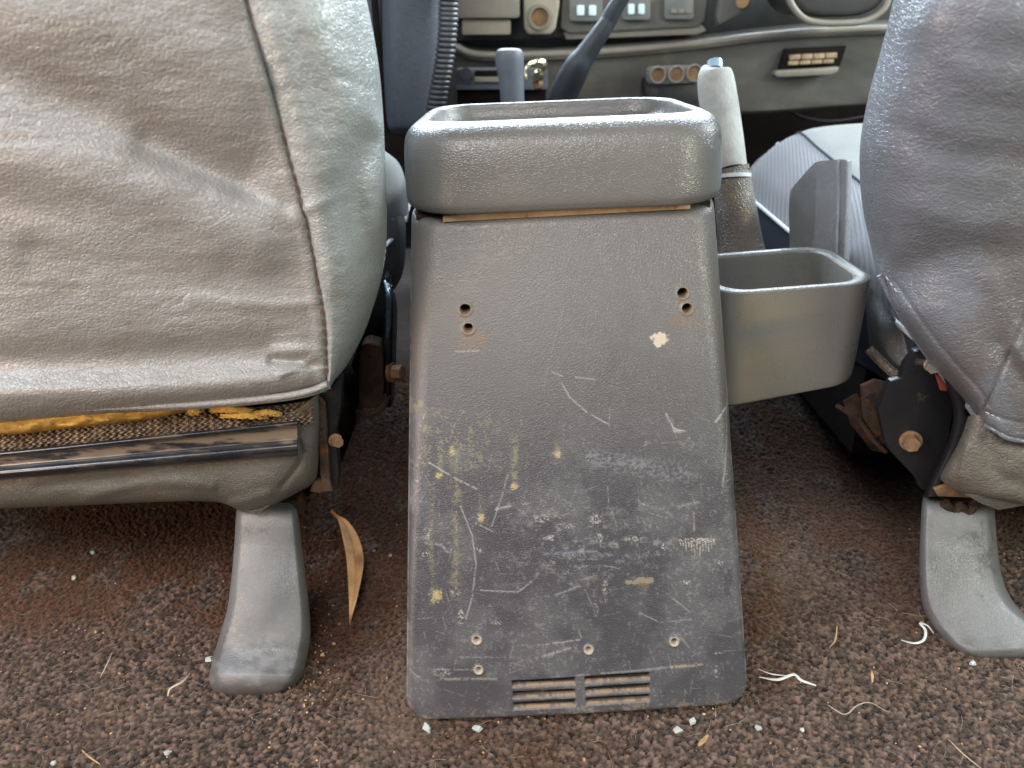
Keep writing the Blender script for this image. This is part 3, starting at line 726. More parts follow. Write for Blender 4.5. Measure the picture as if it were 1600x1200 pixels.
def bdisp(px, py):
    d = folds(px, py, [([(575, 225), (552, 290), (560, 350), (585, 400)], 28, -.014), ([(500, 40), (540, 160), (530, 260)], 34, .004), ([(430, 40), (480, 200), (520, 420)], 22, .0018), ([(525, 470), (545, 520)], 14, -.003),
                       ([(530, 120), (580, 140)], 9, -.0015), ([(470, 330), (540, 300)], 9, .0015)])
    s = seam(py)
    d = d - .0022 * np.exp(-((px - s) / 3.6) ** 2)
    return d + .003 * (fbm(px / 60, py / 60, 23, 3) - .5) + .0012 * (fbm(px / 22, py / 13, 25, 3) - .5)
P, px, py = surf([brow(y, Y) for y, Y in RL[:10]] + [brow(606, .49)], 260, 400, bdisp)
me = mesh_grid(P); set_attr(me, np.concatenate([px[..., None] * 0 + .2] * 3 + [px[..., None] * 0], -1))
link('side_bolster', me, 'bolster', lseat)
# front face of the backrest so that it is a body, not a skin
P, px, py = surf([[(-330, y + 70, Y + .12), (-150, y + 40, Y + .18), (200, y, Y + .19), (440, y, Y + .18)] for y, Y in ((-330, .50), (0, .47), (300, .48), (560, .49))], 40, 40)
link('backrest_front', mesh_grid(P), 'fabric_plain', lseat)
# stitching
ys = np.linspace(-60, 596, 60)
def on_seam(f, off, Yoff):
    return np.array([WY(f(y) + off, y, np.interp(y, [r[0] for r in RL], [r[1] for r in RL]) + Yoff) for y in ys])
link('seam_stitching', stitches(on_seam(lambda y: float(seam(y)), -1.0, .0045), .0050, .0026, .00055), 'stitch_dark', lseat)
q = [WY(x, y, Y) for x, y, Y in ((604, 378, .562), (598, 420, .557), (584, 465, .552), (563, 510, .541), (543, 545, .528), (524, 578, .505), (514, 590, .494))]
link('hem_stitching', stitches(q, .0035, .0018, .0005), 'stitch', lseat)
# hem piping along the torn bottom edge
hemp = [WY(x, y, .488) for x, y in ((-250, 650), (0, 641), (150, 637), (300, 632), (420, 622), (480, 612), (512, 600))]
link('cover_hem', tube(hemp, .0026, 10, 120), 'vinyl', lseat)
link('cover_hem', tube([p + np.array([0, .004, -.004]) for p in hemp], .0016, 10, 120), 'bolster', lseat)
# foam
P, px, py = surf([[(x, y0, .512), (x, y0 + 3, .500), (x, (y0 + y1) / 2, .494), (x, y1 - 1, .498), (x, y1 + 3, .508)] for x, y0, y1 in
                  ((-280, 642, 690), (0, 640, 677), (80, 638, 670), (160, 634, 661), (230, 631, 652), (280, 630, 643), (300, 632, 638))], 24, 120,
                 lambda px, py: .009 * (fbm(px / 22, py / 7, 44, 4) - .5))
link('foam', mesh_grid(P), 'foam', lseat)
for (x0, y0, x1, y1, r) in ((296, 644, 318, 637, .0042), (330, 640, 395, 642, .0034), (396, 646, 440, 648, .0028), (345, 650, 420, 652, .0026)):
    pp = [WY(x0, y0, .502), WY((x0 + x1) / 2, (y0 + y1) / 2 - 2, .499), WY(x1, y1, .503)]
    me_ = tube(pp, [r * .5, r, r * .5], 20, 40)
    for v_ in me_.vertices: v_.co += Vector([random.uniform(-.0005, .0005) for _ in range(3)]) + Vector((0, 0, .0016 * float(fbm(np.array(v_.co.x * 260), np.array(v_.co.y * 300), 5, 2)) - .0008))
    link('foam_scrap', me_, 'foam', lseat)
# webbing behind
P, px, py = surf([[(x, y0, .514), (x, (y0 + y1) / 2, .506), (x, y1, .503)] for x, y0, y1 in
                  ((-280, 680, 730), (0, 668, 712), (150, 655, 692), (280, 640, 682), (400, 636, 668), (470, 628, 665), (490, 622, 660))], 60, 620,
                 lambda px, py: .0022 * (np.sin(px * .55 + np.sin(py * .8)) * np.sin(py * .75 + px * .1)) + .004 * (fbm(px / 12, py / 7, 46, 3) - .5))
me = mesh_grid(P); a = sstep(.2, .9, np.sin(px * .55 + np.sin(py * .8)) * np.sin(py * .75 + px * .1)) * sstep(.45, .55, fbm(px / 30, py / 20, 48, 2))
set_attr(me, np.stack([px * 0 + .46, px * 0 + .36, px * 0 + .27, a * .8], -1)); link('webbing', me, 'web', lseat)
# black rail: thin lip, dusty flat, glossy round bead
def railrow(x):
    k = (x + 280) / 745.0; yt = np.interp(x, [-280, 0, 465], [731, 707, 658]); hgt = np.interp(x, [-280, 0, 465], [42, 42, 53]) ; Y = .486 + .006 * k
    return [(x, yt + 3, Y + .014), (x, yt, Y + .004), (x, yt + 3, Y), (x, yt + 7, Y + .002), (x, yt + .22 * hgt, Y + .0045), (x, yt + .50 * hgt, Y + .004),
            (x, yt + .60 * hgt, Y + .001), (x, yt + .70 * hgt, Y - .0035), (x, yt + .84 * hgt, Y - .0045), (x, yt + .96 * hgt, Y - .001), (x, yt + hgt, Y + .005), (x, yt + .93 * hgt, Y + .012)]
P, px, py = surf([railrow(x) for x in (-280, -100, 80, 260, 400, 465)], 90, 300, lambda px, py: .0012 * (fbm(px / 120, py * 0, 49, 2) - .5))
k = sstep(0, 1, (np.linspace(0, 1, 90)[None, :] * np.ones((300, 1))))
vv = np.linspace(0, 1, 90)[None, :]
n = fbm(px / 45, py / 7, 51, 5)
a = np.clip(np.exp(-((vv - .38) / .10) ** 2) * sstep(.30, .55, n) + .6 * sstep(.56, .70, n) * sstep(200, 380, px) * (vv < .6) + .12 * sstep(.5, .7, n), 0, .85)
me = mesh_grid(P); set_attr(me, np.stack([px * 0 + .19, px * 0 + .145, px * 0 + .105, a], -1))
thick(link('rail', me, 'rail', lseat), .0012)
# lower skirt of the cover
def skrow(x, y0, y1, Y0=.502, Y1=.50):
    return [(x, y0, Y0 + .004), (x, y0 + (y1 - y0) * .3, Y0), (x, y0 + (y1 - y0) * .65, Y1 - .003), (x, y0 + (y1 - y0) * .92, Y1 + .002), (x, y1, Y1 + .015), (x, y1 - 6, Y1 + .05)]
sk = [skrow(-300, 720, 812), skrow(-60, 715, 797), skrow(120, 700, 789), skrow(260, 688, 783), skrow(340, 678, 784), skrow(385, 668, 799), skrow(425, 655, 788), skrow(462, 640, 770, .503, .504), skrow(488, 622, 755, .508, .51), skrow(499, 612, 742, .520, .525), skrow(497, 612, 738, .55, .555)]
P, px, py = surf(sk, 60, 240, lambda px, py: folds(px, py, [([(140, 775), (240, 752), (330, 760)], 9, .0022), ([(60, 760), (200, 745)], 8, -.002), ([(440, 760), (470, 720), (468, 690)], 5, -.0018), ([(360, 790), (420, 770)], 8, .002)]) + .003 * (fbm(px / 60, py / 30, 52, 3) - .5))
thick(link('lower_skirt', mesh_grid(P), 'skirt', lseat), .001)
# side frame and recliner hardware
link('frame_bracket', plate([(497, 618), (520, 602), (534, 590), (533, 630), (524, 680), (530, 740), (527, 768), (512, 766), (508, 700), (504, 650)], .520, .012, .0015), 'black', lseat)
link('frame_edge', plate([(498, 622), (507, 632), (512, 690), (516, 756), (520, 768), (505, 768), (500, 740), (498, 680)], .5155, .005, .001), 'rust', lseat)
o = link('bolt', bolt_mesh(WY(524, 688, .512), (.55, -.8, .1), .0042, .007, 1.25), 'bolt', lseat)
link('rust_tab', plate([(490, 752), (512, 748), (516, 765), (500, 771), (484, 768)], .518, .006, .001), 'rust', lseat)
# recliner cheek: rounded rusty bracket with a thin upright blade and a bolt
link('recliner_cheek', plate([(563, 540), (575, 536), (592, 541), (598, 552), (600, 600), (598, 630), (585, 640), (570, 640), (560, 628), (560, 580)], .585, .022, .003, 3), 'rust', lseat)
link('recliner_lip', tube([WY(x, y, .588) for x, y in ((556, 640), (575, 648), (595, 638), (606, 618))], .0032, 8, 20), 'rust', lseat)
P, px, py = surf([[(600, 436, .66), (605, 440, .63), (612, 448, .622)], [(603, 470, .62), (610, 472, .600), (618, 480, .64)], [(600, 530, .60), (609, 532, .586), (617, 535, .63)], [(600, 580, .60), (608, 585, .585), (615, 590, .62)], [(600, 632, .60), (607, 636, .592), (612, 630, .62)]], 12, 40)
thick(link('recliner_blade', mesh_grid(P), 'black', lseat), .003)
link('recliner_blade_glint', tube([WY(x, y, Y) for x, y, Y in ((601, 440, .62), (607, 465, .598), (607, 500, .590), (606, 545, .585))], [.0014, .0022, .0024, .0016], 8, 30), 'steel', lseat)  # paler strip standing in for the highlight on the blade's edge
link('bolt', bolt_mesh(WY(613, 582, .585), (.9, -.35, .1), .0068, .010, 1.3), 'bolt', lseat)
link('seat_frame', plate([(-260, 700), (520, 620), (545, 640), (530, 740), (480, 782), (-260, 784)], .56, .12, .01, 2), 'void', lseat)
box('cushion_base_blocker', (-.40, .84, .17), (.44, .38, .18), 'void', lseat)  # unseen volume added to block light from the carpet
# recliner shadowed frame behind backrest corner
link('recliner_frame', plate([(552, 560), (600, 430), (608, 440), (606, 540), (560, 660), (540, 700), (534, 600)], .63, .02, .003), 'black', lseat)
# cushion peeping out beside the console
P, px, py = surf([[(420, y, .70), (540, y - 4, .72), (x - 22, y - 2, .76), (x - 4, y, .80), (x, y + 2, .86), (x - 10, y + 2, .95)] for x, y in ((596, 232), (606, 238), (622, 252), (632, 275), (637, 300), (638, 330), (636, 345))], 40, 60)
link('cushion', mesh_grid(P), 'fabric_plain', lseat)
link('cushion_piping', tube([WY(x, y, Y) for x, y, Y in ((640, 318, .93), (634, 336, .82), (628, 352, .76), (618, 368, .71), (600, 385, .66))], .0022, 8, 30), 'piping', lseat)
P, px, py = surf([[(480, y, .66), (570, y, .675), (x - 20, y, .69), (x - 5, y, .71), (x, y, .76), (x - 10, y, .9)] for x, y in ((632, 338), (634, 360), (633, 400), (628, 430), (616, 452), (600, 466), (585, 470))], 40, 50)
link('cushion_side', mesh_grid(P), 'valance', lseat)

# leg covers
def leg_rows(rows_, nm, parent, marks=None):
    """rows_: (left px, right px, py_left, py_right, Y, crown) ; side walls fall to the floor"""
    R = []
    for (xl, xr, yl, yr, Y) in rows_:
        xm = (xl + xr) / 2; w_ = xr - xl; ym = (yl + yr) / 2
        R.append([(xl + 6, yl + 6, Y + .030), (xl, yl + 2, Y + .012), (xl + w_ * .05, yl - 1, Y + .002), (xl + w_ * .16, yl * .85 + yr * .15 - 1, Y - .0015), (xm, ym - 1, Y - .003),
                  (xr - w_ * .20, yr, Y - .0015), (xr - w_ * .09, yr, Y + .002), (xr - w_ * .02, yr + 1, Y + .014), (xr - 2, yr + 5, Y + .030)])
    P, px, py = surf(R, 70, 140, lambda px, py: .0012 * (fbm(px / 50, py / 50, 62, 2) - .5))
    me = mesh_grid(P)
    A = marks(px, py) if marks else px * 0
    n = fbm(px / 20, py / 14, 64, 4)
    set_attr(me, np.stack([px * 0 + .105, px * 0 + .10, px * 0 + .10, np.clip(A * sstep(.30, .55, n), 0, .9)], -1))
    return link(nm, me, 'leg', parent)
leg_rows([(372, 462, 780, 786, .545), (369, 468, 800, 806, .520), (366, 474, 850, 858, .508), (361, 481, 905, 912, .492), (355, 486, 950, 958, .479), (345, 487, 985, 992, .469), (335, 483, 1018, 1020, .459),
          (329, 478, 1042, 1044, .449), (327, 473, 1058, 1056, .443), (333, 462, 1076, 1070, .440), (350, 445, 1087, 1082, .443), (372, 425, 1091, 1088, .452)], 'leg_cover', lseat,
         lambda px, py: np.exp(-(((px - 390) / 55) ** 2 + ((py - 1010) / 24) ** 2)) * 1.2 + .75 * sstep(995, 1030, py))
link('leg_bracket', plate([(395, 786), (465, 782), (475, 800), (465, 806), (420, 812), (396, 800)], .545, .02, .002), 'rust', lseat)
link('skirt_tongue', plate([(374, 776), (432, 770), (420, 792), (400, 803), (388, 800)], .507, .001, .0003), 'skirt', lseat)

# ---- right (driver) seat
rseat = thing('front_seat', [.48, .55, 0], 'dark grey brown vinyl driver seat with ribbed cloth cushion and exposed black bracket', 'seat')
silr = [(1470, -330), (1420, -120), (1397, 0), (1377, 80), (1358, 150), (1346, 215), (1344, 262), (1348, 320), (1358, 370), (1372, 425)]
RR = []
for x, y in silr:
    Yb = np.interp(y, [-330, 0, 425], [.475, .455, .487])
    RR.append([(x + 230, y + 10, Yb + .18), (x + 30, y + 4, Yb + .15), (x, y, Yb + .095), (x + 10, y, Yb + .060), (x + 45, y, Yb + .028), (x + 110, y, Yb + .008), (1600, y + 20, Yb - .004), (1800, y + 30, Yb - .004), (2000, y + 40, Yb + .01), (2080, y + 40, Yb + .08)])
def rrow(x, y, a, b, c, Yb):
    return [(x + 200, y - 40, Yb + .14), (x + 26, y - 12, Yb + .10), (x, y, Yb + .055), (x + 8, y + 6, Yb + .036), (x + (a[0] - x) * .4, y + (a[1] - y) * .4, Yb + .016), (a[0], a[1], Yb + .002), (b[0], b[1], Yb - .002), (c[0], c[1], Yb), (2000, c[1] + 10, Yb + .02), (2080, c[1] + 10, Yb + .09)]
RR += [rrow(1400, 480, (1500, 500), (1610, 510), (1800, 520), .487), rrow(1440, 542, (1520, 555), (1610, 570), (1800, 580), .485), rrow(1484, 600, (1540, 610), (1600, 630), (1800, 640), .486),
       rrow(1512, 634, (1545, 645), (1600, 662), (1800, 672), .488), rrow(1528, 655, (1552, 668), (1600, 686), (1800, 696), .490), rrow(1533, 655, (1556, 664), (1600, 680), (1800, 690), .505)]
seamr = [(1700, 260), (1650, 385), (1602, 502), (1570, 570), (1534, 652)]
def rdisp(px, py):
    d = folds(px, py, [([(1400, 200), (1480, 240), (1600, 250)], 26, -.003), ([(1440, 330), (1520, 350), (1600, 340)], 30, .0035), ([(1420, 420), (1500, 390), (1600, 400)], 24, -.003),
                       ([(1450, 40), (1520, 110), (1600, 130)], 40, .004), ([(1550, 440), (1590, 520)], 20, .004), ([(1560, 540), (1600, 590)], 16, -.004), ([(1590, 545), (1620, 600)], 12, .005),
                       ([(1380, 440), (1450, 540), (1520, 620)], 12, .0022), ([(1398, 440), (1466, 536), (1530, 608), (1545, 632)], 4, -.0016), (seamr, 4, -.0028), ([(1535, 640), (1570, 655), (1610, 662)], 4, -.0014)])
    return .75 * d + .0018 * (fbm(px / 110, py / 80, 73, 2) - .5) + .0006 * (fbm(px / 30, py / 12, 75, 3) - .5)
P, px, py = surf(RR, 460, 420, rdisp)
me = mesh_grid(P)
br = sstep(0, 1, (px - 1500) / 120 + (py - 300) / 400) * sstep(.3, .7, fbm(px / 60, py / 60, 77, 3)) * .55
set_attr(me, np.stack([px * 0 + .135, px * 0 + .105, px * 0 + .085, br], -1)); link('backrest_cover', me, 'vinyl_dark', rseat)
P, px, py = surf([[(x + 200, y, .62), (1700, y, .65), (1900, y, .64), (2080, y, .56)] for x, y in ((1450, -330), (1400, 0), (1350, 260), (1420, 450), (1500, 560))], 30, 40)
link('backrest_front', mesh_grid(P), 'fabric_plain', rseat)
def ry(y): return float(np.interp(y, [0, 425, 655], [.455, .487, .489]))
link('seam_stitching', stitches([WY(x, y, ry(y) + .004) for x, y in seamr], .0045, .0018, .0005), 'stitch_dark', rseat)
link('hem_stitching', stitches([WY(x, y, Y) for x, y, Y in ((1384, 432, .532), (1420, 482, .520), (1466, 540, .512), (1500, 585, .504), (1534, 618, .4955), (1544, 636, .492))], .0032, .0020, .0005), 'stitch', rseat)
link('hem_stitching', stitches([WY(x, y, ry(y) - .001) for x, y in ((1540, 644), (1565, 655), (1600, 663), (1680, 668))], .0032, .0020, .0005), 'stitch', rseat)
link('cover_hem', tube([WY(x, y, Y) for x, y, Y in ((1374, 430, .545), (1400, 481, .540), (1440, 543, .535), (1484, 601, .532), (1512, 635, .525), (1530, 657, .508), (1556, 672, .492), (1600, 689, .488), (1800, 700, .49))], .0020, 8, 120), 'vinyl_dark', rseat)
# lower skirt
def sr(x, y0, y1, Y):
    return [(x, y0, Y + .008), (x - 4, y0 + (y1 - y0) * .3, Y), (x - 8, y0 + (y1 - y0) * .7, Y - .002), (x - 6, y1 - 4, Y + .004), (x, y1, Y + .02), (x, y1 - 6, Y + .05)]
P, px, py = surf([[(1510, 655, .56), (1498, 690, .56), (1480, 728, .56), (1474, 742, .56), (1478, 748, .57), (1490, 745, .60)], [(1514, 650, .52), (1500, 690, .518), (1478, 730, .518), (1470, 746, .522), (1474, 752, .53), (1490, 748, .58)],
                 [(1530, 648, .503), (1522, 690, .500), (1508, 735, .500), (1500, 762, .506), (1504, 770, .52), (1510, 765, .57)]] + [sr(1575, 660, 782, .495), sr(1650, 670, 790, .494), sr(1900, 680, 795, .50)], 70, 160,
                lambda px, py: .004 * (fbm(px / 50, py / 30, 83, 3) - .5) + folds(px, py, [([(1540, 690), (1560, 740), (1600, 760)], 12, -.0025), ([(1510, 700), (1500, 740)], 6, .002)]))
me = mesh_grid(P); link('lower_skirt', me, 'skirt_dark', rseat)
link('hem_stitching', stitches([WY(x, y, Y) for x, y, Y in ((1512, 664, .515), (1504, 690, .513), (1494, 712, .512), (1486, 732, .512))], .004, .0016, .0005), 'hair', rseat)
link('skirt_tongue', plate([(1508, 772), (1640, 778), (1600, 790), (1560, 797), (1535, 788)], .504, .001, .0003), 'skirt', rseat)
# brackets
link('frame_bracket', plate([(1409, 592), (1414, 572), (1430, 550), (1442, 544), (1455, 552), (1470, 590), (1486, 600), (1490, 640), (1482, 690), (1470, 740), (1458, 770), (1440, 765), (1432, 748), (1392, 706), (1384, 690), (1372, 640), (1392, 596)], .545, .008, .0015), 'black', rseat)
P, px, py = surf([[(x, y, .555), (x + 4, y, .530), (x + 16, y, .524), (x + 27, y, .530), (x + 30, y, .555)] for x, y in ((1470, 590), (1480, 612), (1488, 640), (1486, 668), (1476, 700), (1462, 730), (1450, 755), (1442, 776))], 20, 60)
link('frame_edge', mesh_grid(P), 'black', rseat)
link('bolt', bolt_mesh(WY(1423, 689, .542), (-.35, -.9, .1), .0068, .009, 1.3), 'bolt', rseat)
link('bolt', bolt_mesh(WY(1455, 570, .542), (-.3, -.9, .1), .0050, .009, 1.1), 'bolt_grey', rseat)
link('rust_tab', plate([(1460, 765), (1480, 758), (1500, 766), (1540, 772), (1520, 778), (1466, 776)], .520, .004, .001), 'bolt', rseat)
link('recliner_cheek', plate([(1346, 604), (1368, 594), (1394, 600), (1400, 640), (1396, 702), (1372, 692), (1350, 656)], .572, .004, .0006), 'rust', rseat)
link('recliner_plate', plate([(1318, 628), (1340, 616), (1356, 640), (1372, 694), (1384, 708), (1362, 704), (1330, 664)], .585, .003, .0006), 'rust', rseat)
link('rivet', bolt_mesh(WY(1376, 642, .570), (-.3, -.9, .1), .0036, .003, 1.2), 'rust', rseat)
link('recliner_lip', tube([WY(x, y, .57) for x, y in ((1308, 634), (1326, 646), (1344, 660), (1362, 684), (1384, 706))], .0022, 8, 24), 'rust', rseat)
link('red_tab', plate([(1462, 585), (1478, 590), (1480, 612), (1470, 610)], .541, .002, .0005), mat('faded red tab', (.30, .06, .05), .6), rseat)
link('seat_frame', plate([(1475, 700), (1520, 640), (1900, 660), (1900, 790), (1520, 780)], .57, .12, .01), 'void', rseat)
link('leg_bracket', tube([WY(x, y, .53) for x, y in ((1476, 786), (1490, 798), (1500, 790), (1510, 800), (1520, 790), (1530, 782))], .0045, 8, 30), 'rust', rseat)
# cushion with piped edge; plastic side cover
xe = .300
def crow(Y, ze, zt):
    return [(xe + .002, Y, ze), (xe + .012, Y, ze + (zt - ze) * .45), (xe + .035, Y, ze + (zt - ze) * .80), (xe + .075, Y, zt), (xe + .16, Y, zt + .004), (xe + .30, Y, zt), (xe + .42, Y, zt), (xe + .48, Y, ze)]
def wsurf(rows, nu, nv):
    A = cru(np.asarray(rows, float), nv); return np.transpose(cru(np.transpose(A, (1, 0, 2)), nu), (1, 0, 2))
zn = float(WY(1412, 512, .60)[2]); zf = float(WY(1166, 303, .97)[2])
xn = float(WY(1412, 512, .60)[0]); xf = float(WY(1166, 303, .97)[0])
ztf = float(WY(1200, 221, 1.02)[2])
CR = []
for t in np.linspace(0, 1, 8):
    Y = .60 + .37 * t; ze = zn + (zf - zn) * t; xe = xn + (xf - xn) * t
    CR.append(crow(Y, ze, ze + (.040 + .035 * t)))
xe = xf + .005; CR.append(crow(1.005, zf, ztf)); CR.append(crow(1.03, zf - .02, ztf - .012)); CR.append(crow(1.035, zf - .10, zf - .06))
G = wsurf(CR, 90, 120)
link('cushion', mesh_grid(G), 'fabric', rseat)
# plain insert panel on the far right part of the cushion
i0 = 34; G2 = G[:, i0:].copy(); G2[..., 2] += .0016 * np.clip((np.arange(G2.shape[1]) / 3.0), 0, 1)
link('cushion_centre', mesh_grid(G2), 'fabric_plain', rseat)
link('cushion_seam', tube(G[:, i0] + np.array([0, 0, .001]), .0014, 6), 'fabric_side', rseat)
link('cushion_label', prism([WY(x, y, .985) + np.array([0, 0, .0]) for x, y in ((1216, 222), (1243, 232), (1240, 236), (1212, 226))], (0, .002, 0), .0002), 'piping', rseat)
edge = np.array([(xn + (xf - xn) * t - .001, .60 + .37 * t, zn + (zf - zn) * t) for t in np.linspace(-.05, 1, 20)])
link('cushion_piping', tube(edge, .0024, 8), 'piping', rseat)
side = np.array([[edge[i] + np.array([.001, 0, -.002]), edge[i] + np.array([.002, 0, -.035 - .0012 * i]), edge[i] + np.array([.010, 0, -.055 - .004 * i])] for i in range(20)])
link('cushion_side', mesh_grid(wsurf(side, 12, 40)), 'fabric_side', rseat)
P, px, py = surf([[(1425, 500, .66), (1412, 512, .61), (1385, 480, .62), (1362, 452, .64), (1350, 436, .68), (1345, 430, .72)],
                  [(1455, 560, .64), (1440, 552, .59), (1408, 535, .595), (1372, 508, .61), (1356, 490, .64), (1350, 485, .70)],
                  [(1455, 590, .64), (1430, 578, .585), (1405, 570, .59), (1378, 552, .605), (1360, 530, .63), (1352, 520, .70)],
                  [(1440, 600, .66), (1412, 590, .60), (1400, 586, .605), (1380, 572, .615), (1362, 552, .64), (1352, 540, .70)]], 50, 50)
link('side_cover', mesh_grid(P), 'valance', rseat)
link('side_cover_lip', tube([WY(x, y, Y) for x, y, Y in ((1357, 545, .60), (1378, 566, .592), (1396, 582, .585), (1410, 590, .58))], .0045, 8, 20), 'boot', rseat)
box('cushion_base_blocker', (.56, .84, .15), (.44, .36, .16), 'void', rseat)  # unseen base block added to keep side light off the floor
# leg cover
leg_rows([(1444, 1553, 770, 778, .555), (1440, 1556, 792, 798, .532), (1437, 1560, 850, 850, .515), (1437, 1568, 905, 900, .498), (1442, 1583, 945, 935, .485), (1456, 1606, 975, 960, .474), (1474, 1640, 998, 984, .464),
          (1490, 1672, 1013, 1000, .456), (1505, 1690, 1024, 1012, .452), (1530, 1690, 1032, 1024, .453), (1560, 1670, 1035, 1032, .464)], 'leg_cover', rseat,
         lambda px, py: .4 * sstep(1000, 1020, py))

# ================================================================== things between and beyond
# handbrake
hb = thing('handbrake_lever', WY(1165, 395, .72), 'upright handbrake lever in a worn pale leather sleeve right of the console lid', 'handbrake')
link('grip', tube([WY(x, y, Y) for x, y, Y in ((1117, 104, .80), (1116, 110, .80), (1118, 125, .797), (1123, 160, .79), (1132, 210, .775), (1140, 262, .76), (1141, 268, .758))],
                  [.009, .0145, .0175, .0185, .0175, .0165, .0155], 28, 60), 'grip', hb)
link('grip_cuff', tube([WY(1141, 262, .757), WY(1142, 269, .756)], [.0178, .0175], 28), 'boot', hb)
link('release_button', tube([WY(1117, 93, .805), WY(1117, 96, .804), WY(1117, 108, .80)], [.004, .0075, .0078], 20), 'button', hb)
link('boot', tube([WY(x, y, Y) for x, y, Y in ((1143, 271, .755), (1145, 290, .75), (1150, 330, .74), (1158, 390, .725), (1168, 470, .70))], [.0165, .0180, .0195, .022, .03], 28, 50), 'boot', hb)
link('boot_collar', tube([WY(1143, 273, .752), WY(1143, 279, .751)], [.0185, .0185], 28), 'piping', hb)
# belt buckle
P, px, py = surf([[(1234, 300, .735), (1240, 291, .715), (1268, 259, .690), (1280, 252, .684), (1308, 250, .682), (1314, 250, .684), (1327, 252, .687), (1329, 251, .72), (1300, 252, .74), (1240, 292, .745)],
                  [(1233, 330, .735), (1236, 325, .715), (1268, 318, .690), (1280, 316, .684), (1308, 315, .682), (1314, 315, .684), (1326, 316, .687), (1328, 316, .72), (1300, 316, .74), (1236, 325, .745)],
                  [(1236, 440, .72), (1238, 440, .70), (1262, 440, .680), (1272, 440, .674), (1300, 440, .672), (1308, 440, .674), (1322, 440, .677), (1324, 440, .71), (1300, 440, .73), (1238, 440, .735)]], 90, 60,
                lambda px, py: -.0012 * np.exp(-((px - 1312) / 2.2) ** 2))
bk = thing('seat_belt_buckle', WY(1285, 440, .70), 'upright grey plastic seat belt buckle sleeve standing behind the cup holder', 'buckle')
link('sleeve', mesh_grid(P), 'buckle', bk)
link('sleeve_top', prism([WY(x, y, Y) for x, y, Y in ((1240, 291, .717), (1268, 259, .692), (1280, 252, .686), (1327, 252, .688), (1328, 251, .72), (1300, 252, .738), (1242, 292, .742))], (0, 0, -.004), 0), 'piping', bk)
# gear lever
gl = thing('gear_lever', WY(875, 170, .98), 'black gear lever with a tapered sleeve leaning right behind the console', 'gear lever')
link('sleeve', tube([WY(x, y, Y) for x, y, Y in ((952, 30, .965), (938, 52, .965), (915, 85, .968), (902, 104, .97), (884, 140, .98), (872, 172, .99))], [.0090, .0105, .0125, .0155, .0170, .0175], 24, 60), 'lever', gl)
link('shaft', tube([WY(x, y, Y) for x, y, Y in ((1000, -60, .96), (975, -10, .962), (958, 18, .964), (948, 38, .966))], [.008, .0085, .0095, .0095], 20, 20), 'lever', gl)
# transfer lever
tl = thing('transfer_lever', WY(798, 170, .90), 'short grey plastic lever knob with dusty top behind the console tray', 'lever')
link('knob', tube([WY(x, y, Y) for x, y, Y in ((796, 75, .90), (796, 76, .90), (796, 80, .90), (796, 90, .90), (797, 104, .90), (799, 125, .90), (801, 165, .90))], [.004, .010, .0142, .0155, .0152, .0138, .0130], 28, 60), 'knob', tl)
# coiled cord
def coil():
    c = cr(np.array([WY(x, y, Y) for x, y, Y in ((703, -60, .96), (701, 0, .95), (700, 40, .94), (695, 90, .93), (686, 140, .92), (677, 185, .92))]), 900)
    a = np.linspace(0, 2 * math.pi * 30, 900); d = np.array([0, 0, -1.0])
    off = np.stack([np.cos(a) * .0088, np.sin(a) * .0088, np.zeros_like(a)], -1)
    return tube(c + off, .0027, 8)
tag(link('coiled_cord', coil(), 'cord'), 'black coiled microphone cord hanging beside the dark glovebox', 'cord')

# dashboard
DY = 1.18
dash = thing('dashboard', [.25, 1.3, .2], 'dusty brown grey dashboard with sockets, switches and a small air vent', 'dashboard')
ledge = [(560, 60), (640, 66), (706, 74), (735, 85), (780, 88), (860, 86), (930, 83), (1010, 77), (1100, 68), (1180, 58), (1260, 51), (1340, 47), (1420, 44), (1600, 36), (1800, 30)]
low = lambda x: np.interp(x, [560, 720, 900, 1100, 1160, 1350, 1800], [190, 190, 188, 180, 180, 167, 140])
R = []
for x, y in ledge:
    b = float(low(x))
    R.append([(x, y - 14, DY + .05), (x, y - 6, DY + .008), (x, y, DY - .004), (x, y + 6, DY - .008), (x, y + 14, DY - .002), (x, y * .6 + b * .4, DY + .006), (x, b - 14, DY + .02), (x, b - 3, DY + .028), (x, b, DY + .05), (x, b - 6, DY + .12)])
P, px, py = surf(R, 90, 200, lambda px, py: .004 * (fbm(px / 80, py / 30, 93, 3) - .5))
link('lower_panel', mesh_grid(P), 'dash', dash)
link('ledge_trim', tube([WY(x, y - 1, DY - .006) for x, y in ledge], .0052, 10, 120), 'dash_light', dash)
link('dark_slot', plate([(700, -60), (1600, -80), (1600, 45), (1260, 55), (1040, 76), (860, 84), (700, 80)], DY + .055, .03, .002), 'dash_dark', dash)
